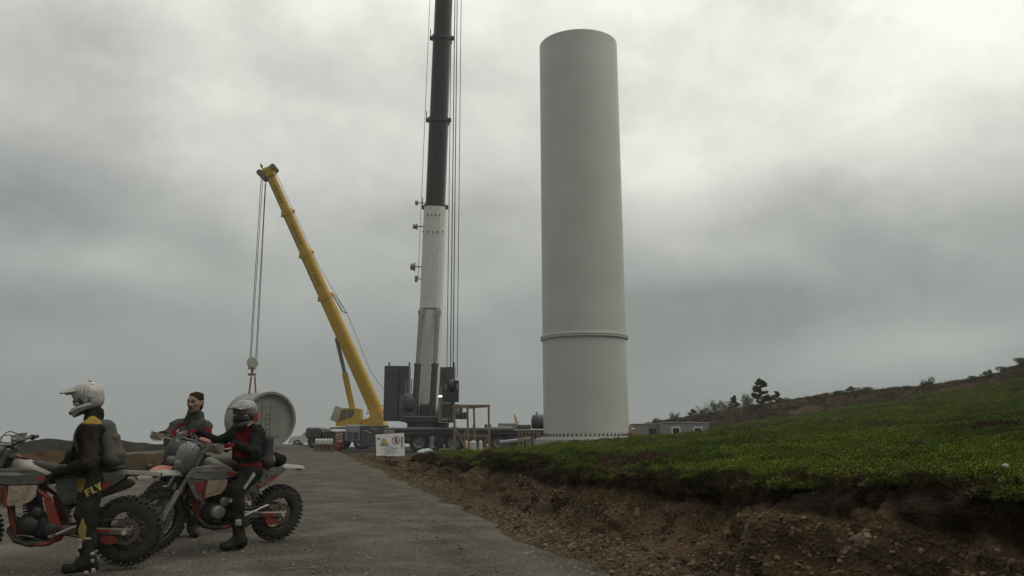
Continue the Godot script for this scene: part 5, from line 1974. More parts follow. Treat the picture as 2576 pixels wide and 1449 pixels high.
	for s in [-1, 1]:
		st = start()
		tube(st, spline([Vector3(0.27, 0.345, s * 0.01), Vector3(0.2, 0.27, s * 0.07), Vector3(0.05, 0.24, s * 0.1), Vector3(-0.08, 0.25, s * 0.105), Vector3(-0.13, 0.32, s * 0.105)], 4), 0.024, 8)
		obj("cradle_tube", st, red, frame)
		st = start()
		plate(st, [Vector3(-0.17, 0.3, s * 0.122), Vector3(-0.17, 0.42, s * 0.122), Vector3(-0.12, 0.55, s * 0.122), Vector3(-0.06, 0.66, s * 0.118), Vector3(-0.0, 0.66, s * 0.118), Vector3(-0.03, 0.55, s * 0.122), Vector3(-0.075, 0.42, s * 0.122), Vector3(-0.07, 0.3, s * 0.122), Vector3(-0.11, 0.27, s * 0.122)], 0.03)
		obj("pivot_plate", st, red, frame)
		st = start()
		tube(st, [Vector3(0.33, 0.88, s * 0.04), Vector3(0.15, 0.8, s * 0.1), Vector3(-0.05, 0.66, s * 0.12)], 0.02, 8)
		obj("spar", st, red, frame)
		st = start()
		tube(st, [Vector3(-0.02, 0.8, s * 0.07), Vector3(-0.6, 0.86, s * 0.07)], 0.013, 6)
		tube(st, [Vector3(-0.12, 0.55, s * 0.09), Vector3(-0.5, 0.84, s * 0.08)], 0.012, 6)
		obj("sub_frame", st, black, frame)
	# engine
	var eng := joint("engine", t)
	st = start()
	hull(st, [[-0.1, 0.4, 0.07, 0.09], [-0.06, 0.4, 0.105, 0.115], [0.06, 0.41, 0.115, 0.13], [0.17, 0.4, 0.11, 0.12], [0.24, 0.4, 0.07, 0.08]], 16, 0.6)
	obj("crankcase", st, black, eng)
	st = start()
	var tilt := Basis(Vector3(0, 0, 1), -0.2)
	for k in 6:
		box(st, Vector3(0.12, 0.52, 0) + tilt * Vector3(0, k * 0.028, 0), Vector3(0.15 - 0.004 * k, 0.018, 0.15), 0.006, tilt)
	box(st, Vector3(0.12, 0.6, 0), Vector3(0.12, 0.2, 0.12), 0.02, tilt)
	obj("cylinder", st, black, eng)
	st = start()
	box(st, Vector3(0.165, 0.73, 0), Vector3(0.16, 0.09, 0.17), 0.03, tilt)
	obj("cylinder_head", st, black, eng)
	st = start()
	lathe(st, [Vector2(0.0, -0.165), Vector2(0.06, -0.163), Vector2(0.075, -0.152), Vector2(0.08, -0.11)], Transform3D(Basis(Vector3.RIGHT, PI / 2), Vector3(0.1, 0.42, 0)), 22)
	obj("ignition_cover", st, engine, eng)
	st = start()
	hull(st, [[0.0, 0.53, 0.02, 0.03], [0.02, 0.53, 0.035, 0.05], [0.07, 0.54, 0.035, 0.05], [0.09, 0.54, 0.02, 0.03]], 12, 0.8, -0.13)
	obj("starter_motor", st, engine, eng)
	st = start()
	hull(st, [[-0.16, 0.36, 0.02, 0.04], [-0.13, 0.37, 0.03, 0.06], [-0.05, 0.375, 0.03, 0.065], [-0.02, 0.37, 0.02, 0.04]], 12, 0.8, -0.125)
	obj("sprocket_cover", st, black, eng)
	st = start()
	hull(st, [[-0.08, 0.27, 0.1, 0.03], [0.1, 0.235, 0.14, 0.03], [0.24, 0.28, 0.13, 0.035], [0.32, 0.37, 0.09, 0.03]], 12, 0.6)
	obj("skid_plate", st, black, eng)
	st = start()
	tube(st, spline([Vector3(0.23, 0.66, 0.03), Vector3(0.35, 0.6, 0.09), Vector3(0.36, 0.48, 0.13), Vector3(0.2, 0.4, 0.165), Vector3(-0.02, 0.46, 0.15), Vector3(-0.2, 0.58, 0.14)], 4), 0.027, 10)
	obj("exhaust_pipe", st, worn("moto_pipe", 0.09, 0.075, 0.06, 0.5, 0.4, 0.4), t)
	st = start()
	tube(st, [Vector3(-0.24, 0.6, 0.145), Vector3(-0.3, 0.64, 0.15), Vector3(-0.68, 0.78, 0.155), Vector3(-0.74, 0.8, 0.155)], [0.032, 0.058, 0.058, 0.035], 12)
	obj("silencer", st, steel, t)
	# radiators behind the shrouds
	for s in [-1, 1]:
		st = start()
		box(st, Vector3(0.4, 0.73, s * 0.115), Vector3(0.045, 0.25, 0.12), 0.01, Basis(Vector3(0, 0, 1), 0.15))
		for k in 8:
			box(st, Vector3(0.425, 0.635 + k * 0.027, s * 0.115), Vector3(0.012, 0.006, 0.11), 0.0, Basis(Vector3(0, 0, 1), 0.15))
		obj("radiator", st, black, t)
	# bodywork
	st = start()
	hull(st, [[0.37, 0.955, 0.04, 0.05], [0.31, 0.96, 0.09, 0.075], [0.2, 0.935, 0.115, 0.085], [0.08, 0.895, 0.11, 0.07], [-0.04, 0.87, 0.08, 0.05]], 16, 0.75)
	obj("fuel_tank", st, pale, t)
	st = start()
	tube(st, [Vector3(0.24, 1.0, 0), Vector3(0.24, 1.04, 0)], 0.032, 12)
	obj("filler_cap", st, black, t)
	for s in [-1, 1]:
		st = start()
		plate(st, [Vector3(0.055, 0.79, s * 0.135), Vector3(0.3, 0.79, s * 0.15), Vector3(0.31, 0.63, s * 0.148), Vector3(0.29, 0.6, s * 0.145), Vector3(0.12, 0.635, s * 0.138), Vector3(0.07, 0.68, s * 0.135)], 0.06)
		obj("lower_tank", st, pal.tank, t)
		st = start()
		plate(st, [Vector3(0.315, 0.79, s * 0.15), Vector3(0.335, 0.79, s * 0.15), Vector3(0.335, 0.6, s * 0.146), Vector3(0.3, 0.585, s * 0.146)], 0.07)
		obj("tank_edge", st, red, t)
		var shroud := joint("shroud", t)
		st = start()
		plate(st, [Vector3(0.57, 0.84, s * 0.205), Vector3(0.5, 0.93, s * 0.175), Vector3(0.3, 0.955, s * 0.13), Vector3(0.1, 0.93, s * 0.125), Vector3(-0.1, 0.85, s * 0.125), Vector3(0.0, 0.805, s * 0.135), Vector3(0.3, 0.795, s * 0.17)], 0.014)
		obj("upper_panel", st, plastic, shroud)
		st = start()
		plate(st, [Vector3(0.57, 0.835, s * 0.206), Vector3(0.34, 0.79, s * 0.175), Vector3(0.345, 0.62, s * 0.165), Vector3(0.38, 0.575, s * 0.165), Vector3(0.44, 0.63, s * 0.18)], 0.012)
		obj("lower_panel", st, plastic, shroud)
		st = start()
		plate(st, [Vector3(0.47, 0.79, s * 0.2), Vector3(0.36, 0.775, s * 0.184), Vector3(0.36, 0.65, s * 0.178), Vector3(0.4, 0.66, s * 0.184)], 0.006)
		obj("red_insert", st, red, shroud)
		st = start()
		plate(st, [Vector3(0.1, 0.86, s * 0.141), Vector3(0.02, 0.875, s * 0.139), Vector3(-0.09, 0.845, s * 0.136), Vector3(-0.03, 0.815, s * 0.141)], 0.006)
		obj("red_flash", st, red, shroud)
		st = start()
		plate(st, [Vector3(0.5, 0.9, s * 0.2), Vector3(0.3, 0.915, s * 0.162), Vector3(0.12, 0.885, s * 0.152), Vector3(0.3, 0.88, s * 0.168)], 0.005)
		obj("pale_flash", st, pal.guard, shroud)
	st = start()
	hull(st, [[0.2, 0.99, 0.03, 0.015], [0.12, 0.968, 0.065, 0.035], [-0.05, 0.925, 0.08, 0.05], [-0.25, 0.915, 0.095, 0.05], [-0.42, 0.93, 0.1, 0.045], [-0.58, 0.945, 0.085, 0.035], [-0.66, 0.945, 0.05, 0.02]], 16, 0.7)
	obj("seat", st, worn("moto_seat", 0.03, 0.03, 0.028, 0.8, 0.3), t)
	for s in [-1, 1]:
		var panel := joint("side_panel", t)
		st = start()
		plate(st, [Vector3(-0.08, 0.86, s * 0.11), Vector3(-0.12, 0.7, s * 0.135), Vector3(-0.2, 0.6, s * 0.13), Vector3(-0.33, 0.63, s * 0.135), Vector3(-0.55, 0.74, s * 0.13), Vector3(-0.72, 0.86, s * 0.11), Vector3(-0.68, 0.9, s * 0.105), Vector3(-0.3, 0.895, s * 0.115)], 0.016)
		obj("panel", st, plastic, panel)
		st = start()
		plate(st, [Vector3(-0.34, 0.7, s * 0.146), Vector3(-0.36, 0.66, s * 0.146), Vector3(-0.55, 0.755, s * 0.142), Vector3(-0.62, 0.82, s * 0.132), Vector3(-0.52, 0.8, s * 0.142)], 0.006)
		obj("red_flash", st, red, panel)
	st = start()
	fender(st, [[-0.4, 0.89, 0.095], [-0.58, 0.905, 0.095], [-0.76, 0.905, 0.088], [-0.92, 0.893, 0.07], [-1.02, 0.88, 0.045]], 0.03)
	obj("rear_mudguard", st, pal.fender, t)
	st = start()
	box(st, Vector3(-0.97, 0.85, 0), Vector3(0.05, 0.03, 0.09), 0.01)
	obj("tail_lamp", st, mat("tail_lamp", 0.18, 0.03, 0.02, 0.3), t)
	# swing arm, chain, stand, pegs
	for s in [-1, 1]:
		st = start()
		bar(st, Vector3(-0.12, 0.37, s * 0.105), Vector3(-0.42, 0.355, s * 0.115), 0.03, 0.085, 0.012)
		bar(st, Vector3(-0.42, 0.355, s * 0.115), Vector3(-0.8, 0.335, s * 0.118), 0.028, 0.065, 0.012)
		obj("swing_arm", st, steel, t)
		st = start()
		tube(st, [Vector3(-0.74, 0.335, s * 0.125), Vector3(-0.74, 0.335, s * 0.145)], 0.024, 10)
		obj("axle_nut", st, mat("moto_bright", 0.42, 0.41, 0.38, 0.4, 0.3), t)
	st = start()
	plate(st, [Vector3(-0.45, 0.345, -0.136), Vector3(-0.62, 0.34, -0.136), Vector3(-0.62, 0.365, -0.136), Vector3(-0.45, 0.375, -0.136)], 0.006)
	obj("arm_decal", st, red, t)
	st = start()
	plate(st, [Vector3(-0.52, 0.31, -0.1), Vector3(-0.66, 0.29, -0.1), Vector3(-0.68, 0.24, -0.1), Vector3(-0.6, 0.22, -0.1), Vector3(-0.53, 0.25, -0.1)], 0.035)
	obj("chain_guide", st, red, t)
	st = start()
	var loop := []
	for k in 9:
		var a := lerpf(PI * 0.53, PI * 1.45, k / 8.0)
		loop.append(Vector3(-0.74 + cos(a) * 0.122, 0.335 + sin(a) * 0.122, -0.084))
	for k in 5:
		var a := lerpf(-PI * 0.45, PI * 0.48, k / 4.0)
		loop.append(Vector3(-0.12 + cos(a) * 0.045, 0.375 + sin(a) * 0.045, -0.084))
	loop.append(loop[0])
	tube(st, loop, 0.007, 4, false)
	obj("chain", st, worn("moto_chain", 0.07, 0.06, 0.045, 0.6, 0.1, 0.3), t)
	st = start()
	var coil := []
	for k in 57:
		var f := k / 56.0
		var c := Vector3(-0.2, 0.46, 0).lerp(Vector3(-0.09, 0.76, 0), f)
		var a := f * TAU * 7.0
		coil.append(c + Vector3(cos(a) * 0.038, 0, sin(a) * 0.038))
	tube(st, coil, 0.006, 5)
	tube(st, [Vector3(-0.21, 0.43, 0), Vector3(-0.08, 0.79, 0)], 0.02, 8)
	obj("shock_absorber", st, steel, t)
	for s in [-1, 1]:
		st = start()
		box(st, Vector3(-0.12, 0.325, s * 0.2), Vector3(0.05, 0.022, 0.11), 0.006)
		bar(st, Vector3(-0.13, 0.33, s * 0.12), Vector3(-0.12, 0.325, s * 0.16), 0.03, 0.025)
		obj("foot_peg", st, steel, t)
	st = start()
	tube(st, [Vector3(0.06, 0.31, -0.13), Vector3(0.16, 0.33, -0.16), Vector3(0.17, 0.335, -0.2)], 0.008, 6)
	obj("gear_lever", st, steel, t)
	st = start()
	tube(st, [Vector3(-0.14, 0.33, -0.15), Vector3(-0.3, 0.4, -0.165), Vector3(-0.47, 0.46, -0.16)], [0.014, 0.011, 0.011], 7)
	box(st, Vector3(-0.48, 0.465, -0.16), Vector3(0.06, 0.014, 0.04), 0.004, Basis(Vector3(0, 0, 1), -0.4))
	obj("side_stand", st, mat("moto_bright", 0.42, 0.41, 0.38, 0.4, 0.3), t)
	if pal.has("number"):
		var num := obj("number", lettering(pal.number, 0.12, 0.006), mat("number_ink", 0.1, 0.12, 0.125, 0.7), t)
		num.transform = Transform3D(Basis(Vector3(0, 1, 0), PI + 0.07) * Basis(Vector3(0, 0, 1), 0.32), Vector3(-0.42, 0.775, -0.146))
	return t

func fender(st: SurfaceTool, secs: Array, drop: float) -> void:   # secs: x, y, half width; a shell with turned down sides
	st.set_smooth_group(1)
	var rows := []
	for s in secs:
		var ring := []
		for k in 7:
			var f := k / 3.0 - 1.0
			ring.append(Vector3(s[0], s[1] - drop * f * f * f * f, s[2] * f))
		rows.append(ring)
	for up in [0.0, 0.006]:
		for i in rows.size() - 1:
			for k in 6:
				var o := Vector3(0, up, 0)
				if up > 0.0:
					quad(st, rows[i][k] + o, rows[i][k + 1] + o, rows[i + 1][k + 1] + o, rows[i + 1][k] + o)
				else:
					quad(st, rows[i][k], rows[i + 1][k], rows[i + 1][k + 1], rows[i][k + 1])

# ------------------------------------------------------------------ people
func hand(bones: Array, wrist: Vector3, dir: Vector3, palm: Vector3, left: bool, curl: float, col: Color, fat := 1.0) -> void:
	# dir points along the hand, palm out of the palm; fingers curl towards palm
	dir = dir.normalized()
	palm = (palm - dir * palm.dot(dir)).normalized()
	var side := dir.cross(palm) * (1.0 if left else -1.0)       # towards the thumb
	for k in 4:
		var f := (1.5 - k) * 0.0205
		bones.append([wrist + dir * 0.015 + side * f * 0.7, wrist + dir * 0.085 + side * f, 0.0155 * fat, 0.0135 * fat, col])
	var lens := [[0.04, 0.026, 0.02], [0.046, 0.03, 0.022], [0.042, 0.028, 0.021], [0.032, 0.021, 0.018]]
	for k in 4:
		var f := (1.5 - k) * 0.0205
		var p := wrist + dir * 0.088 + side * f
		var d := (dir + side * f * 2.0).normalized()
		var turn := side * (1.0 if left else -1.0)
		for j in 3:
			d = d.rotated(turn, curl * [0.75, 1.0, 0.7][j])
			var q: Vector3 = p + d * lens[k][j]
			bones.append([p, q, (0.0105 - j * 0.001) * fat, (0.0095 - j * 0.001) * fat, col])
			p = q
	var tp := wrist + dir * 0.025 + side * 0.028 + palm * 0.008
	var td := (dir * 0.7 + side * 0.7 + palm * 0.35).normalized()
	for j in 3:
		var q: Vector3 = tp + td * [0.04, 0.032, 0.024][j]
		bones.append([tp, q, (0.014 - j * 0.0015) * fat, (0.0125 - j * 0.0015) * fat, col])
		tp = q
		td = (td * 0.7 + dir * 0.5 - side * 0.1 + palm * 0.25 * curl).normalized()

func body_bones(J: Dictionary, c: Dictionary, fat := 1.0) -> Array:
	var side: Vector3 = (J.shoulder_l - J.shoulder_r).normalized()
	var b := []
	var chest: Vector3 = (J.shoulder_l + J.shoulder_r) * 0.5
	var fwd: Vector3 = J.fwd
	var down: Vector3 = (J.pelvis - chest)
	# ribcage and belly as parallel capsules so that the trunk is wider than deep
	for s in [-1.0, 1.0]:
		var sh: Vector3 = J.shoulder_l if s > 0 else J.shoulder_r
		b.append([chest + side * s * 0.085 + down * 0.14, chest + side * s * 0.07 + down * 0.55, 0.125 * fat, 0.112 * fat, c.top])
		b.append([chest + side * s * 0.07 + down * 0.55, J.pelvis + side * s * 0.07, 0.112 * fat, 0.118 * fat, c.top])
		b.append([chest + side * s * 0.05 - down * 0.02, sh, 0.075 * fat, 0.075 * fat, c.top])
		b.append([J.pelvis + side * s * 0.06 - down * 0.02, J.pelvis + side * s * 0.075 + down.normalized() * 0.05, 0.122 * fat, 0.118 * fat, c.legs])
	b.append([chest + fwd * 0.03 + down * 0.2, chest + fwd * 0.02 + down * 0.6, 0.115 * fat, 0.1 * fat, c.top])
	for s in [-1.0, 1.0]:
		b.append([J.neck - down * 0.01, chest + side * s * 0.13 - down * 0.02, 0.055, 0.065, c.top])
	b.append([chest - down * 0.02, J.neck, 0.078, 0.068, c.collar])
	b.append([J.neck, J.head, 0.062, 0.06, c.skin])
	for k in ["l", "r"]:
		var sh: Vector3 = J["shoulder_" + k]
		var el: Vector3 = J["elbow_" + k]
		var wr: Vector3 = J["wrist_" + k]
		b.append([sh, el, 0.076 * fat, 0.062 * fat, c.arm])
		b.append([el, wr, 0.062 * fat, 0.042 * fat, c.get("fore", c.arm)])
		var hp: Vector3 = J["hip_" + k]
		var kn: Vector3 = J["knee_" + k]
		var an: Vector3 = J["ankle_" + k]
		var toe: Vector3 = J["toe_" + k]
		b.append([hp, kn, 0.108 * fat, 0.086 * fat, c.legs])
		b.append([kn, kn.lerp(an, 0.3), 0.086 * fat, 0.078 * fat, c.legs])
		b.append([kn.lerp(an, 0.3), an, 0.074 * fat, 0.066, c.boots])
		var heel := an + Vector3(0, -0.05, 0) - (toe - an).slide(Vector3.UP).normalized() * 0.045
		b.append([heel, toe, 0.047, 0.042, c.boots])
		b.append([an, an.lerp(toe, 0.55), 0.055, 0.046, c.boots])
	return b

func helmet(parent: Node, at: Vector3, fwd: Vector3, shell: Material, peak: Material, guard: Material, goggle: Material) -> Node3D:
	var h := joint("helmet", parent)
	var up := Vector3.UP
	var side := fwd.cross(up).normalized()
	h.transform = Transform3D(Basis(fwd.normalized(), side.cross(fwd).normalized(), side), at)
	var w := Color(1, 1, 1)
	var st := start()
	var bones := [[Vector3(-0.015, -0.012, -0.018), Vector3(-0.015, -0.012, 0.018), 0.122, 0.122, w], [Vector3(0.04, 0.0, -0.012), Vector3(0.04, 0.0, 0.012), 0.106, 0.106, w], [Vector3(-0.045, -0.07, -0.03), Vector3(-0.045, -0.07, 0.03), 0.094, 0.094, w], [Vector3(-0.03, -0.11, -0.07), Vector3(-0.03, -0.05, -0.065), 0.055, 0.07, w], [Vector3(-0.03, -0.11, 0.07), Vector3(-0.03, -0.05, 0.065), 0.055, 0.07, w], [Vector3(0.11, -0.012, -0.055), Vector3(0.11, -0.012, 0.055), 0.03, 0.03, w]]
	nets(st, bones, 0.009, 0.02)
	obj("shell", st, shell, h)
	st = start()
	# chin guard: a faceted bow from ear to ear
	var upper := [Vector3(-0.065, -0.098, 0.13), Vector3(0.03, -0.12, 0.122), Vector3(0.095, -0.138, 0.09), Vector3(0.142, -0.15, 0.042), Vector3(0.158, -0.154, 0.0)]
	var lower := [Vector3(-0.06, -0.145, 0.122), Vector3(0.02, -0.178, 0.112), Vector3(0.075, -0.206, 0.082), Vector3(0.115, -0.23, 0.04), Vector3(0.13, -0.24, 0.0)]
	var loops := []
	for i in range(-4, 5):
		var u: Vector3 = upper[4 - absi(i)]
		var l: Vector3 = lower[4 - absi(i)]
		var flip := Vector3(1, 1, 1.0 if i < 0 else -1.0)
		var out := Vector3(u.x + 0.03, 0, u.z * 1.1).normalized() * 0.017
		loops.append([u * flip, (u.lerp(l, 0.45) + out) * flip, l * flip, (u.lerp(l, 0.5) - out * 1.6) * flip])
	st.set_smooth_group(-1)
	for i in loops.size() - 1:
		var mid := Vector3.ZERO
		for j in 4:
			mid += (loops[i][j] + loops[i + 1][j]) * 0.125
		for j in 4:
			quad_out(st, loops[i][j], loops[i][(j + 1) % 4], loops[i + 1][(j + 1) % 4], loops[i + 1][j], mid)
	obj("chin_guard", st, guard, h)
	st = start()
	nets(st, [[Vector3(0.0, -0.09, -0.02), Vector3(0.0, -0.09, 0.02), 0.095, 0.095, w], [Vector3(0.02, -0.14, -0.03), Vector3(0.02, -0.14, 0.03), 0.07, 0.07, w]], 0.012, 0.03)
	obj("liner", st, M["moto_black"], h)
	st = start()
	for s in [-1, 1]:
		plate(st, [Vector3(0.174, -0.178, s * 0.004), Vector3(0.162, -0.178, s * 0.03), Vector3(0.142, -0.186, s * 0.05), Vector3(0.148, -0.206, s * 0.026), Vector3(0.158, -0.212, s * 0.004)], 0.012)
	obj("chin_vent", st, M["moto_black"], h)
	# peak: a curved plate with a ridge
	st = start()
	var rows := []
	for k in 7:
		var f := k / 6.0
		var row := []
		for j in 9:
			var g := j / 4.0 - 1.0
			var x := lerpf(-0.01, 0.265, f)
			var hw := lerpf(0.13, 0.095, f)
			row.append(Vector3(x - g * g * 0.03 * f, lerpf(0.126, 0.016, f) - g * g * lerpf(0.1, 0.018, f), g * hw))
		rows.append(row)
	st.set_smooth_group(1)
	for k in 6:
		for j in 8:
			quad(st, rows[k][j], rows[k][j + 1], rows[k + 1][j + 1], rows[k + 1][j])
			var o := Vector3(0, -0.008, 0)
			quad(st, rows[k][j] + o, rows[k + 1][j] + o, rows[k + 1][j + 1] + o, rows[k][j + 1] + o)
	for j in 8:
		quad(st, rows[6][j], rows[6][j + 1], rows[6][j + 1] + Vector3(0, -0.008, 0), rows[6][j] + Vector3(0, -0.008, 0))
	obj("peak", st, peak, h)
	# goggles in the eye port
	st = start()
	bones = []
	for k in 8:
		var a := lerpf(-1.15, 1.15, k / 7.0)
		var b := lerpf(-1.15, 1.15, (k + 1) / 7.0)
		if k < 7:
			bones.append([Vector3(0.018 + cos(a) * 0.098, -0.055, sin(a) * 0.096), Vector3(0.018 + cos(b) * 0.098, -0.055, sin(b) * 0.096), 0.02, 0.02, w])
			bones.append([Vector3(0.018 + cos(a) * 0.098, -0.105, sin(a) * 0.096), Vector3(0.018 + cos(b) * 0.098, -0.105, sin(b) * 0.096), 0.02, 0.02, w])
	nets(st, bones, 0.008, 0.008)
	obj("goggle_frame", st, goggle, h)
	st = start()
	bones = []
	for k in 6:
		var a := lerpf(-0.85, 0.85, k / 6.0)
		var b := lerpf(-0.85, 0.85, (k + 1) / 6.0)
		bones.append([Vector3(0.014 + cos(a) * 0.1, -0.08, sin(a) * 0.098), Vector3(0.014 + cos(b) * 0.1, -0.08, sin(b) * 0.098), 0.026, 0.026, w])
	nets(st, bones, 0.008, 0.012)
	obj("lens", st, mat("goggle_lens", 0.07, 0.055, 0.045, 0.12), h)
	st = start()
	for s in [-1, 1]:
		bar(st, Vector3(0.06, -0.075, s * 0.105), Vector3(-0.06, -0.07, s * 0.132), 0.012, 0.04, 0.003)
	obj("goggle_strap", st, M["moto_black"], h)
	return h

func camo(key: String, r: float, g: float, b: float, tex := "camo") -> StandardMaterial3D:
	var m := mat(key, r, g, b, 0.25)
	m.albedo_texture = M[tex]
	m.uv1_triplanar = true
	m.uv1_scale = Vector3.ONE / 0.3
	return m

func build_riders() -> void:
	var grey_plastic := worn("plastic_grey", 0.075, 0.075, 0.069, 0.5, 0.5, 0.0, true)
	var pale_plastic := worn("plastic_pale", 0.24, 0.245, 0.225, 0.5, 0.5, 0.0, true)
	var red := worn("plastic_red", 0.2, 0.026, 0.016, 0.5, 0.4)
	var orange := worn("plastic_orange", 0.28, 0.1, 0.06, 0.5, 0.4)
	var tank := worn("tank_milky", 0.4, 0.34, 0.285, 0.45, 0.5, 0.0, true)
	var white := worn("plastic_white", 0.34, 0.34, 0.31, 0.5, 0.5, 0.0, true)
	var bright := worn("cover_silver", 0.34, 0.335, 0.31, 0.35, 0.3, 0.3)
	var black := worn("moto_black", 0.018, 0.018, 0.017, 0.6, 0.4)
	# --- the three machines
	var ra := P(321, 1352, 8.62)
	var ha := Vector3(-0.985, 0, 0.17)
	var pa := ra + ha * 0.74
	motorcycle("dark grey enduro motorcycle with milky tank under the white helmeted rider", Vector3(pa.x, 0.03, pa.z), atan2(-ha.z, ha.x), 0.1, -0.04, {"plastic": grey_plastic, "red": red, "pale": white, "engine": black, "guard": pale_plastic, "fender": grey_plastic, "mask": grey_plastic, "pad": black, "hand_guard": pale_plastic, "tank": tank})
	var rb := P(691, 1296, 10.62)
	var fb := P(404, 1322, 9.6)
	var hb := (fb - rb).slide(Vector3.UP).normalized()
	var pb := rb + hb * 0.74
	motorcycle("pale grey and red enduro motorcycle carrying the rider in red and black", Vector3(pb.x, 0.03, pb.z), atan2(-hb.z, hb.x), 0.12, -0.15, {"plastic": worn("plastic_mid", 0.16, 0.165, 0.155, 0.5, 0.5, 0.0, true), "red": red, "pale": pale_plastic, "engine": bright, "guard": pale_plastic, "fender": pale_plastic, "mask": worn("mask_grey", 0.1, 0.108, 0.105, 0.45, 0.4), "pad": orange, "hand_guard": pale_plastic, "tank": tank, "number": "32"})
	var grips_b: Array = M["grips"]
	var fc := P(390, 1262, 10.55)
	var hc := Vector3(-0.42, 0, 0.907)
	var pc := fc - hc * 0.74
	motorcycle("black enduro motorcycle with orange front mudguard under the bareheaded man", Vector3(pc.x, 0.03, pc.z), atan2(-hc.z, hc.x), 0.35, 0.0, {"plastic": grey_plastic, "red": red, "pale": grey_plastic, "engine": black, "guard": grey_plastic, "fender": orange, "mask": black, "pad": black, "hand_guard": white, "tank": grey_plastic})
	var grips_c: Array = M["grips"]

	# --- rider standing over the dark machine
	var cloth := vmat("cloth", 0.95)
	cloth.metallic_specular = 0.12
	var skin := Color(0.23, 0.155, 0.115)
	var base := P(222, 1450, 8.25)
	base.y = 0.03
	var A := func(x: float, y: float, d: float) -> Vector3: return P(x * 0.3611, 925.7 + y * 0.3611, d) - base
	var t := thing("person", "person in black riding gear and white peaked helmet astride the dark motorcycle", "person", base)
	var ink := Color(0.016, 0.016, 0.014)
	var ink2 := Color(0.026, 0.022, 0.017)
	var yel := Color(0.24, 0.165, 0.045)
	var J := {"head": A.call(628, 235, 8.55), "neck": A.call(655, 318, 8.55), "shoulder_l": A.call(640, 415, 8.36), "shoulder_r": A.call(660, 408, 8.75), "pelvis": A.call(640, 745, 8.55), "fwd": Vector3(-1, 0, 0.1),
		"elbow_l": A.call(622, 668, 8.22), "wrist_l": A.call(395, 737, 8.34), "elbow_r": A.call(500, 630, 8.86), "wrist_r": A.call(400, 745, 8.74),
		"hip_l": A.call(645, 775, 8.44), "knee_l": A.call(603, 1010, 8.26), "ankle_l": Vector3(0.0, 0.1, 0.0), "toe_l": Vector3(-0.16, 0.045, 0.08),
		"hip_r": A.call(650, 775, 8.68), "knee_r": A.call(600, 1000, 8.92), "ankle_r": Vector3(0.02, 0.1, -0.75), "toe_r": Vector3(-0.14, 0.045, -0.78)}
	J.ankle_l = A.call(606, 1385, 8.22)
	J.ankle_l.y = 0.1
	J.toe_l = J.ankle_l + Vector3(-0.15, -0.055, 0.07)
	var bones := body_bones(J, {"top": ink, "arm": ink2, "fore": ink, "collar": ink, "legs": ink, "boots": Color(0.02, 0.02, 0.018), "skin": ink}, 1.04)
	var st := start()
	var kl: Vector3 = J.knee_l
	var sl: Vector3 = J.shoulder_l
	nets(st, bones, 0.016, 0.05, func(p: Vector3, c: Color, _i: int) -> Color:
		if p.z > sl.z - 0.15 and p.y > sl.y + 0.035 and p.y < sl.y + 0.12 and p.distance_to(sl) < 0.13:
			return yel
		if absf(p.y - (kl.y + 0.25)) < 0.06 and p.x < kl.x + 0.0 - (p.y - kl.y - 0.2) * 0.3 and p.x < kl.x - 0.05 and p.z > kl.z - 0.12:
			return yel * 0.8
		return c, 0.022)
	bones = []
	hand(bones, J.wrist_l, Vector3(-0.9, -0.25, -0.2), Vector3(0, -1, -0.3), true, 0.35, ink, 1.15)
	hand(bones, J.wrist_r, Vector3(-0.9, -0.25, 0.2), Vector3(0, -1, 0.3), false, 0.35, ink, 1.15)
	nets(st, bones, 0.008, 0.012)
	obj("body", st, cloth, t)
	# bands of colour sewn on the sleeves and boots
	st = start()
	var wl: Vector3 = J.wrist_l
	tube(st, [wl + Vector3(0.03, 0.01, 0), wl + Vector3(0.005, 0.0, 0)], 0.049, 14)
	obj("cuff", st, mat("kit_yellow", 0.17, 0.125, 0.025, 0.85), t)
	st = start()
	var er: Vector3 = J.elbow_r
	hull(st, [[er.x - 0.07, er.y, 0.03, 0.03], [er.x - 0.045, er.y + 0.005, 0.05, 0.055], [er.x, er.y, 0.058, 0.065], [er.x + 0.04, er.y, 0.05, 0.05]], 14, 0.9, er.z)
	obj("elbow_guard", st, mat("kit_red", 0.2, 0.03, 0.02, 0.85), t)
	st = start()
	var sh: Vector3 = A.call(565, 1130, 8.15)
	plate(st, [sh + Vector3(0, 0.11, -0.015), sh + Vector3(-0.02, 0.0, 0), sh + Vector3(-0.01, -0.11, -0.01), sh + Vector3(0.035, -0.1, -0.002), sh + Vector3(0.045, 0.02, -0.008)], 0.03)
	obj("shin_flash", st, M["kit_yellow"], t)
	for k in [[553, 1225, 0.05, 0.085], [610, 1190, 0.06, 0.02], [642, 1295, 0.03, 0.026], [642, 1345, 0.03, 0.03], [650, 1412, 0.034, 0.04], [600, 1425, 0.04, 0.026]]:
		st = start()
		box(st, A.call(k[0], k[1], 8.145), Vector3(k[2], k[3], 0.025), 0.006)
		obj("boot_buckle", st, M["plastic_white"], t)
	st = start()
	var nk: Vector3 = J.neck
	for k in 6:
		var a := lerpf(0.2, 2.3, k / 5.0)
		box(st, nk + Vector3(cos(a) * 0.078, -0.015, sin(a) * 0.078), Vector3(0.016, 0.028, 0.008), 0.0, Basis(Vector3.UP, PI / 2 - a))
	obj("collar_lettering", st, mat("kit_pale_yellow", 0.3, 0.24, 0.07, 0.85), t)
	var word := obj("trouser_lettering", lettering("FLY", 0.068, 0.03), M["kit_pale_yellow"], t)
	word.transform = Transform3D(Basis(Vector3(0, 0, 1), 0.52) * Basis(Vector3(0, 1, 0), 0.15), A.call(650, 850, 8.255))
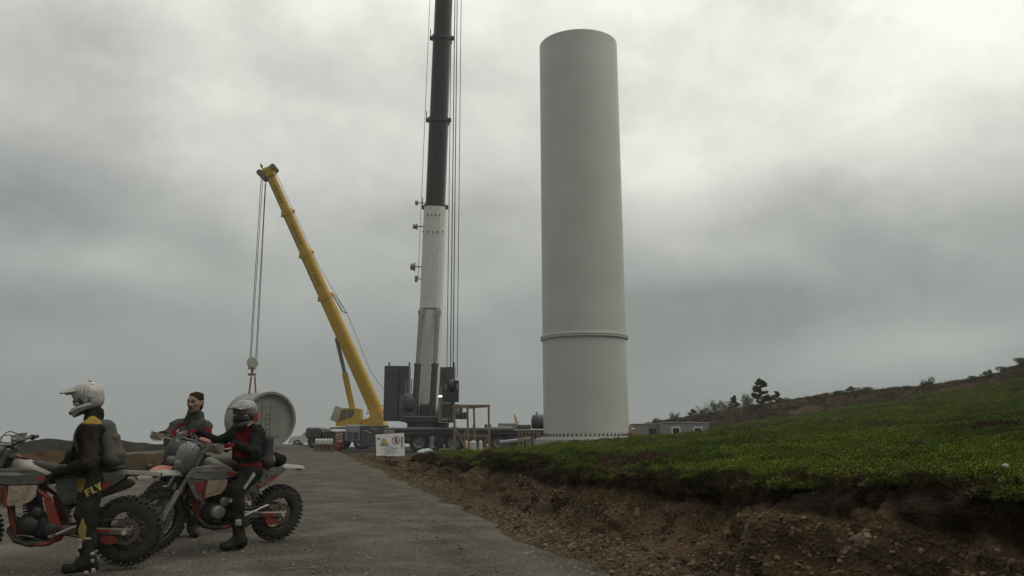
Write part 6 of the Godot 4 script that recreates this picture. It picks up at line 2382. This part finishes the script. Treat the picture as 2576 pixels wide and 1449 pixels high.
	helmet(t, A.call(618, 175, 8.55), Vector3(-1, -0.03, 0.14), camo("helmet_silver", 0.52, 0.52, 0.5, "camo_pale"), worn("helmet_peak", 0.26, 0.25, 0.22, 0.45, 0.3), worn("helmet_guard", 0.34, 0.34, 0.31, 0.45, 0.3), worn("goggle_white", 0.3, 0.3, 0.28, 0.4, 0.3))
	backpack("grey and brown backpack with yellow patches worn by the white helmeted rider", base + A.call(735, 415, 8.55), base + A.call(795, 635, 8.55), Vector3(1, 0.25, 0), 0.18, worn("pack_grey", 0.038, 0.04, 0.037, 0.85, 0.3), worn("pack_brown", 0.06, 0.042, 0.03, 0.85, 0.3), M["kit_pale_yellow"])

	# --- rider in red and black on the pale machine
	base = P(592, 1382, 10.2)
	base.y = 0.03
	var C := func(x: float, y: float, d: float) -> Vector3: return P(322.0 + x * 0.3241, 939.0 + y * 0.3241, d) - base
	t = thing("person", "person in red and black jersey with patterned helmet sitting on the pale motorcycle", "person", base)
	var fwd := hb
	var rt := fwd.cross(Vector3.UP).normalized()
	var redc := Color(0.11, 0.014, 0.013)
	var jet := Color(0.017, 0.017, 0.016)
	var pel: Vector3 = C.call(925, 745, 10.12)
	J = {"head": C.call(905, 325, 10.0), "neck": C.call(915, 418, 10.04), "shoulder_l": C.call(1005, 462, 9.98), "shoulder_r": C.call(838, 470, 10.2), "pelvis": pel, "fwd": fwd,
		"elbow_l": C.call(985, 625, 9.78), "wrist_l": C.call(795, 672, 9.66), "elbow_r": C.call(790, 560, 10.22), "wrist_r": C.call(770, 640, 10.0),
		"hip_l": pel - rt * 0.1 + Vector3(0, -0.03, 0), "knee_l": C.call(838, 915, 9.8), "ankle_l": C.call(870, 1240, 9.86), "toe_l": C.call(745, 1300, 9.7),
		"hip_r": pel + rt * 0.1 + Vector3(0, -0.03, 0), "knee_r": pel + fwd * 0.36 + rt * 0.2 + Vector3(0, -0.14, 0), "ankle_r": pel + fwd * 0.25 + rt * 0.24 + Vector3(0, -0.52, 0), "toe_r": pel + fwd * 0.42 + rt * 0.25 + Vector3(0, -0.56, 0)}
	J.wrist_l = grips_b[0] - base - fwd * 0.08 + Vector3(0, 0.03, 0)
	J.wrist_r = grips_b[1] - base - fwd * 0.08 + Vector3(0, 0.03, 0)
	J.elbow_r = (J.shoulder_r + J.wrist_r) * 0.5 + Vector3(-0.02, -0.12, -0.06)
	J.ankle_l.y = 0.1
	J.toe_l.y = 0.045
	bones = body_bones(J, {"top": jet, "arm": jet, "collar": jet, "legs": Color(0.022, 0.021, 0.019), "boots": Color(0.022, 0.021, 0.019), "skin": jet}, 0.98)
	st = start()
	var cl: Vector3 = C.call(880, 530, 9.95)
	var side := rt
	nets(st, bones, 0.016, 0.05, func(p: Vector3, c: Color, i: int) -> Color:
		var front := (p - pel).dot(fwd)
		var lat := (p - cl).dot(side)
		if i < 13 and front > 0.02 and p.y > pel.y + 0.13 and p.y < cl.y + 0.17 and absf(lat + 0.02) < 0.14 - maxf(0.0, p.y - cl.y) * 0.5:
			return redc
		if i < 13 and p.y > pel.y - 0.035 and p.y < pel.y + 0.075:
			return redc
		if i < 13 and front < -0.03 and p.y > pel.y + 0.1 and absf(lat) > 0.1 and p.y < cl.y + 0.1:
			return redc * 0.9
		return c, 0.02)
	bones = []
	hand(bones, J.wrist_l, fwd + Vector3(0, -0.15, 0), Vector3(0, -1, 0), true, 1.15, redc * 0.8, 1.15)
	hand(bones, J.wrist_r, fwd + Vector3(0, -0.15, 0), Vector3(0, -1, 0), false, 1.15, redc * 0.8, 1.15)
	nets(st, bones, 0.008, 0.012)
	obj("body", st, cloth, t)
	st = start()
	plate(st, [C.call(975, 765, 9.86), C.call(990, 790, 9.86), C.call(925, 880, 9.8), C.call(905, 905, 9.79), C.call(893, 890, 9.79), C.call(935, 830, 9.82)], 0.03)
	obj("trouser_stripe", st, M["plastic_white"], t)
	for k in [[855, 1160, 0.07, 0.07], [800, 985, 0.05, 0.06]]:
		st = start()
		box(st, C.call(k[0], k[1], 9.74), Vector3(k[2], k[3], 0.03), 0.012)
		obj("boot_buckle", st, M["plastic_white"], t)
	var hl := helmet(t, C.call(908, 280, 10.0), (fwd + Vector3(0.42, -0.03, 0.3)).normalized(), camo("helmet_pattern", 0.6, 0.6, 0.58), camo("helmet_pattern_peak", 0.3, 0.28, 0.26), black, worn("goggle_dark", 0.04, 0.03, 0.028, 0.5, 0.3))
	st = start()
	for s in [-1, 1]:
		plate(st, [Vector3(-0.02, -0.03, s * 0.136), Vector3(0.02, -0.07, s * 0.136), Vector3(0.04, -0.15, s * 0.128), Vector3(0.0, -0.16, s * 0.128), Vector3(-0.06, -0.09, s * 0.136)], 0.016)
	obj("red_flash", st, red, hl)
	for s in [-1, 1]:
		st = start()
		bar(st, Vector3(0.02, -0.14, s * 0.136), Vector3(0.1, -0.19, s * 0.1), 0.012, 0.02, 0.003)
		obj("white_flash", st, M["plastic_white"], hl)
	backpack("black and white hydration backpack worn by the rider in red and black", base + C.call(1070, 520, 10.3), base + C.call(1060, 690, 10.28), -fwd, 0.13, worn("pack_black", 0.022, 0.022, 0.021, 0.8, 0.3), M["plastic_white"], red)
	st = start()
	nets(st, [[Vector3(-0.06, 0, 0), Vector3(0.06, 0.0, 0), 0.055, 0.055, jet], [Vector3(-0.03, 0.03, 0), Vector3(0.04, -0.02, 0.02), 0.06, 0.06, jet]], 0.014, 0.04)
	var pouch := obj("dark_pouch", st, cloth)
	pouch.position = base + C.call(1155, 668, 10.4)
	tag(pouch, "round dark pouch hanging behind the black and white backpack", "bag")

	# --- bareheaded man standing over the third machine
	base = P(470, 1350, 11.25)
	base.y = 0.02
	var B := func(x: float, y: float, d: float) -> Vector3: return P(322.0 + x * 0.3241, 939.0 + y * 0.3241, d) - base
	t = thing("person", "bareheaded person in a grey jacket with red panels standing behind the motorcycles", "person", base)
	var jac := Color(0.056, 0.058, 0.054)
	var jr := Color(0.13, 0.015, 0.014)
	pel = B.call(480, 760, 11.25)
	J = {"head": B.call(520, 255, 11.12), "neck": B.call(520, 345, 11.16), "shoulder_l": B.call(602, 412, 11.12), "shoulder_r": B.call(376, 412, 11.2), "pelvis": pel, "fwd": Vector3(0, 0, 1),
		"elbow_l": B.call(632, 560, 11.0), "wrist_l": B.call(535, 585, 10.82), "elbow_r": B.call(322, 540, 11.0), "wrist_r": B.call(268, 520, 10.72),
		"hip_l": pel + Vector3(0.1, -0.05, 0), "knee_l": B.call(500, 1000, 11.2), "ankle_l": B.call(500, 1240, 11.2), "toe_l": B.call(525, 1275, 11.0),
		"hip_r": pel + Vector3(-0.1, -0.05, 0), "knee_r": B.call(395, 1000, 11.3), "ankle_r": B.call(385, 1240, 11.3), "toe_r": B.call(375, 1275, 11.1)}
	J.wrist_l = grips_c[0] - base - hc * 0.08 + Vector3(0, 0.03, 0)
	J.wrist_r = grips_c[1] - base - hc * 0.08 + Vector3(0, 0.03, 0)
	for k in ["l", "r"]:
		J["ankle_" + k].y = 0.1
		J["toe_" + k].y = 0.045
	bones = body_bones(J, {"top": jac, "arm": jac, "collar": Color(0.045, 0.044, 0.04), "legs": Color(0.045, 0.042, 0.036), "boots": Color(0.05, 0.044, 0.036), "skin": skin}, 0.99)
	bones.append([J.neck + Vector3(-0.02, -0.03, 0.0), J.neck + Vector3(-0.02, 0.045, 0.02), 0.085, 0.068, Color(0.05, 0.051, 0.048)])
	bones.append([J.neck + Vector3(0.03, -0.03, 0.0), J.neck + Vector3(0.03, 0.045, 0.01), 0.085, 0.068, Color(0.05, 0.051, 0.048)])
	var sL: Vector3 = J.shoulder_l
	var sR: Vector3 = J.shoulder_r
	var eL: Vector3 = J.elbow_l
	st = start()
	nets(st, bones, 0.015, 0.05, func(p: Vector3, c: Color, i: int) -> Color:
		if c == jac:
			# red panels: outer left sleeve, left chest, right breast and right collar bar
			if p.x > sL.x + 0.02 and p.y < sL.y - 0.02 and p.y > eL.y + 0.06:
				return jr
			if p.x > sL.x - 0.1 and p.x < sL.x - 0.035 and p.y < sL.y - 0.06 and p.y > sL.y - 0.3 and p.z > 0.0 and p.x > sL.x - 0.1 - (p.y - sL.y + 0.3) * 0.08:
				return jr
			if p.x < sR.x + 0.09 and p.x > sR.x + 0.0 and p.y < sR.y - 0.04 and p.y > sR.y - 0.16 and p.z > 0.0:
				return jr
			if absf((p.x - sR.x - 0.13) * 0.6 - (p.y - sR.y - 0.03)) < 0.022 and p.x > sR.x + 0.07 and p.x < sR.x + 0.18 and p.z > 0.02:
				return jr
		return c, 0.02)
	bones = []
	hand(bones, J.wrist_l, hc + Vector3(0, -0.15, 0), Vector3(0, -1, 0), true, 1.1, Color(0.03, 0.03, 0.028), 1.1)
	hand(bones, J.wrist_r, hc + Vector3(0, -0.15, 0), Vector3(0, -1, 0), false, 1.1, Color(0.03, 0.03, 0.028), 1.1)
	nets(st, bones, 0.008, 0.012)
	# head with a face, turned a little to the left of the picture
	var hc0: Vector3 = B.call(527, 228, 11.1)
	var face := Basis(Vector3(0, 1, 0), -0.28) * Basis(Vector3(0, 0, 1), 0.04)
	var H := func(x: float, y: float, z: float) -> Vector3: return hc0 + face * (Vector3(x, y, z) * 1.16)
	bones = []
	for q in [[0, 0.035, -0.015, 0, 0.03, 0.015, 0.088, 0.085], [-0.02, -0.02, 0.02, 0.02, -0.02, 0.02, 0.066, 0.066], [-0.028, -0.075, 0.035, 0.028, -0.075, 0.035, 0.038, 0.038], [-0.012, -0.095, 0.055, 0.012, -0.095, 0.055, 0.026, 0.026], [0, 0.005, 0.088, 0, -0.03, 0.108, 0.01, 0.014], [-0.014, -0.034, 0.095, 0.014, -0.034, 0.095, 0.009, 0.009], [-0.042, 0.024, 0.078, -0.012, 0.02, 0.086, 0.012, 0.011], [0.042, 0.024, 0.078, 0.012, 0.02, 0.086, 0.012, 0.011], [-0.04, -0.02, 0.068, -0.03, -0.03, 0.07, 0.02, 0.02], [0.04, -0.02, 0.068, 0.03, -0.03, 0.07, 0.02, 0.02], [-0.02, -0.063, 0.083, 0.02, -0.063, 0.083, 0.011, 0.011], [-0.083, 0.01, -0.002, -0.088, -0.03, 0.0, 0.014, 0.01], [0.083, 0.01, -0.002, 0.088, -0.03, 0.0, 0.014, 0.01]]:
		bones.append([H.call(q[0], q[1], q[2]), H.call(q[3], q[4], q[5]), q[6], q[7], skin])
	var inv := face.inverse()
	nets(st, bones, 0.008, 0.03, func(p: Vector3, c: Color, _i: int) -> Color:
		var q := inv * (p - hc0) / 1.16
		if q.z > 0.05:
			if absf(q.y - 0.004) < 0.0085 and absf(absf(q.x) - 0.03) < 0.017:
				return Color(0.06, 0.04, 0.03)
			if absf(q.y - 0.028) < 0.006 and absf(absf(q.x) - 0.03) < 0.02:
				return Color(0.09, 0.055, 0.038)
			if absf(q.y + 0.062) < 0.006 and absf(q.x) < 0.024:
				return Color(0.13, 0.05, 0.04)
			if q.y < -0.045:
				return c * 0.93
		return c)
	obj("body", st, cloth, t)
	st = start()
	bones = []
	var hair := Color(0.028, 0.02, 0.014)
	var hr := RandomNumberGenerator.new()
	hr.seed = 8
	for q in [[-0.01, 0.046, -0.03, 0.01, 0.046, 0.004, 0.089, 0.088], [0, -0.01, -0.045, 0, -0.04, -0.045, 0.07, 0.06], [-0.055, 0.04, -0.01, -0.068, -0.01, 0.0, 0.036, 0.022], [0.055, 0.04, -0.01, 0.068, -0.01, 0.0, 0.036, 0.022]]:
		bones.append([H.call(q[0], q[1], q[2]), H.call(q[3], q[4], q[5]), q[6], q[7], hair])
	for i in 40:
		var a := hr.randf_range(-1.6, 1.6)
		var up := hr.randf_range(0.1, 0.09)
		var p0 := Vector3(sin(a) * 0.062, 0.085 + hr.randf_range(-0.03, 0.012), cos(a) * 0.055 - hr.randf() * 0.05)
		bones.append([H.call(p0.x, p0.y, p0.z), H.call(p0.x * 1.2 + hr.randf_range(-0.02, 0.02), p0.y + hr.randf_range(-0.01, 0.016), p0.z * 1.1), 0.019, 0.009, hair * hr.randf_range(0.7, 1.5)])
	nets(st, bones, 0.009, 0.015)
	obj("hair", st, cloth, t)
	st = start()
	tube(st, [B.call(530, 395, 11.0), B.call(520, 560, 10.98)], 0.006, 5)
	obj("zip", st, mat("zip", 0.03, 0.03, 0.03, 0.5), t)
	for k in [["knee_l", 0.0], ["knee_r", 0.0]]:
		st = start()
		var kp: Vector3 = J[k[0]]
		hull(st, [[kp.x - 0.06, kp.y - 0.1, 0.03, 0.12], [kp.x, kp.y - 0.1, 0.05, 0.15], [kp.x + 0.06, kp.y - 0.1, 0.03, 0.12]], 12, 0.8, kp.z + 0.06)
		obj("knee_guard", st, worn("guard_grey", 0.1, 0.098, 0.088, 0.7, 0.3), t)

	# --- worker in an orange vest by the cabins
	var wb := P(1592, 1090, 74.0)
	base = Vector3(wb.x, wb.y - 1.35, wb.z)
	t = thing("person", "worker in an orange vest and yellow helmet beside the tower foot", "person", base)
	J = {"head": Vector3(0, 1.62, 0.02), "neck": Vector3(0, 1.5, 0), "shoulder_l": Vector3(0.19, 1.42, 0), "shoulder_r": Vector3(-0.19, 1.42, 0), "pelvis": Vector3(0, 0.95, 0), "fwd": Vector3(0, 0, 1),
		"elbow_l": Vector3(0.27, 1.15, 0.02), "wrist_l": Vector3(0.22, 0.95, 0.15), "elbow_r": Vector3(-0.28, 1.14, 0.0), "wrist_r": Vector3(-0.2, 0.98, 0.16),
		"hip_l": Vector3(0.1, 0.92, 0), "knee_l": Vector3(0.12, 0.5, 0.03), "ankle_l": Vector3(0.13, 0.1, 0), "toe_l": Vector3(0.15, 0.045, 0.15), "hip_r": Vector3(-0.1, 0.92, 0), "knee_r": Vector3(-0.12, 0.5, 0.03), "ankle_r": Vector3(-0.13, 0.1, 0), "toe_r": Vector3(-0.16, 0.045, 0.14)}
	bones = body_bones(J, {"top": Color(0.3, 0.12, 0.05), "arm": Color(0.2, 0.08, 0.05), "collar": Color(0.35, 0.12, 0.04), "legs": Color(0.05, 0.05, 0.055), "boots": Color(0.03, 0.028, 0.025), "skin": skin})
	bones.append([Vector3(0, 1.66, 0.02), Vector3(0, 1.6, 0.03), 0.095, 0.075, skin])
	hand(bones, J.wrist_l, Vector3(0, -0.6, 0.6), Vector3(-1, 0, 0), true, 0.4, skin, 1.2)
	hand(bones, J.wrist_r, Vector3(0, -0.6, 0.6), Vector3(1, 0, 0), false, 0.4, skin, 1.2)
	st = start()
	nets(st, bones, 0.024, 0.04)
	obj("body", st, cloth, t)
	st = start()
	lathe(st, [Vector2(0.15, 1.68), Vector2(0.145, 1.69), Vector2(0.12, 1.7), Vector2(0.115, 1.75), Vector2(0.08, 1.8), Vector2(0, 1.82)], Transform3D(Basis(), Vector3(0, 0, 0.02)), 16)
	obj("hard_hat", st, mat("hard_hat", 0.5, 0.3, 0.05, 0.5), t)

func backpack(label: String, top: Vector3, bottom: Vector3, back: Vector3, wide: float, m1: Material, m2: Material, m3: Material) -> void:
	back = back.normalized()
	var up := (top - bottom).normalized()
	var side := up.cross(back).normalized()
	back = side.cross(up)
	var t := thing("backpack", label, "backpack", bottom)
	t.basis = Basis(back, up, side)
	var h := top.distance_to(bottom)
	var w := Color(1, 1, 1)
	var st := start()
	nets(st, [[Vector3(0, 0, -wide * 0.45), Vector3(0, 0, wide * 0.45), 0.07, 0.07, w], [Vector3(-0.01, h, -wide * 0.35), Vector3(-0.01, h, wide * 0.35), 0.062, 0.062, w], [Vector3(0.02, 0, 0), Vector3(0.01, h, 0), 0.085, 0.075, w], [Vector3(0, 0, -wide * 0.4), Vector3(0, h, -wide * 0.35), 0.07, 0.06, w], [Vector3(0, 0, wide * 0.4), Vector3(0, h, wide * 0.35), 0.07, 0.06, w]], 0.014, 0.04)
	obj("sack", st, m1, t)
	st = start()
	nets(st, [[Vector3(0.055, 0.02, -wide * 0.25), Vector3(0.055, 0.02, wide * 0.25), 0.055, 0.055, w], [Vector3(0.05, h * 0.62, -wide * 0.22), Vector3(0.05, h * 0.62, wide * 0.22), 0.045, 0.045, w], [Vector3(0.06, 0.03, 0), Vector3(0.055, h * 0.6, 0), 0.055, 0.045, w]], 0.014, 0.04)
	obj("pocket", st, m2, t)
	st = start()
	for k in 2:
		box(st, Vector3(0.035, h * (1.02 - k * 0.3), wide * 0.42), Vector3(0.06, 0.07, 0.07), 0.02, Basis(Vector3(0, 0, 1), 0.3))
	obj("patches", st, m3, t)
	st = start()
	for s in [-1, 1]:
		tube(st, spline([Vector3(-0.05, h * 0.1, s * wide * 0.7), Vector3(-0.2, h * 0.25, s * wide * 0.85), Vector3(-0.25, h * 0.9, s * wide * 0.75), Vector3(-0.16, h * 1.28, s * wide * 0.6), Vector3(-0.03, h * 1.1, s * wide * 0.5)], 4), 0.016, 6)
	obj("straps", st, m1, t)

func _ready() -> void:
	rng.seed = 4711
	nz.seed = 3
	nz.frequency = 0.05
	nz.fractal_octaves = 3
	nc.seed = 5
	nc.frequency = 0.05
	nc.noise_type = FastNoiseLite.TYPE_CELLULAR
	nc.cellular_return_type = FastNoiseLite.RETURN_DISTANCE
	nf.seed = 17
	nf.frequency = 0.05
	nf.fractal_octaves = 2
	# camera
	var cam := Camera3D.new()
	cam.name = "camera"
	cam.fov = rad_to_deg(2.0 * atan(724.5 / F))
	cam.position = EYE
	cam.rotation.x = PITCH
	cam.near = 0.1
	cam.far = 2000.0
	add_child(cam)
	cam.current = true
	# overcast sky
	var env := Environment.new()
	env.background_mode = Environment.BG_SKY
	var sky := Sky.new()
	var sm := PanoramaSkyMaterial.new()
	sm.panorama = make_sky()
	sky.sky_material = sm
	env.sky = sky
	env.tonemap_mode = Environment.TONE_MAPPER_LINEAR
	env.tonemap_exposure = 1.0
	# thin damp air
	env.fog_enabled = true
	env.fog_density = 0.0006
	env.fog_light_color = Color(0.8, 0.83, 0.83)
	env.sdfgi_enabled = true
	env.ssao_enabled = true
	env.ssil_enabled = true
	var we := WorldEnvironment.new()
	we.name = "environment"
	we.environment = env
	add_child(we)
	# the sun behind the cloud, high on the right
	var sun := DirectionalLight3D.new()
	sun.name = "sun"
	sun.light_energy = 0.4
	sun.light_angular_distance = 60.0
	sun.light_color = Color(1.0, 0.97, 0.92)
	sun.rotation = Vector3(deg_to_rad(-58), deg_to_rad(82), 0)
	sun.shadow_enabled = true
	add_child(sun)
	M["grime"] = grain("grime_", 256, 0.02, 4, Color(0.93, 0.925, 0.915), Color(1, 1, 1), 31)
	M["grime_strong"] = grain("grime_strong_", 256, 0.018, 5, Color(0.66, 0.61, 0.53), Color(1, 1, 1), 35)
	M["camo_pale"] = grain("camo_pale_", 256, 0.04, 4, Color(0.5, 0.48, 0.46), Color(1.0, 1.0, 1.0), 45)
	M["camo"] = grain("camo_", 256, 0.045, 3, Color(0.05, 0.05, 0.055), Color(1.0, 1.0, 1.0), 44)
	build_land()
	build_trees()
	build_tower()
	build_big_crane()
	build_yellow_crane()
	build_site()
	build_riders()
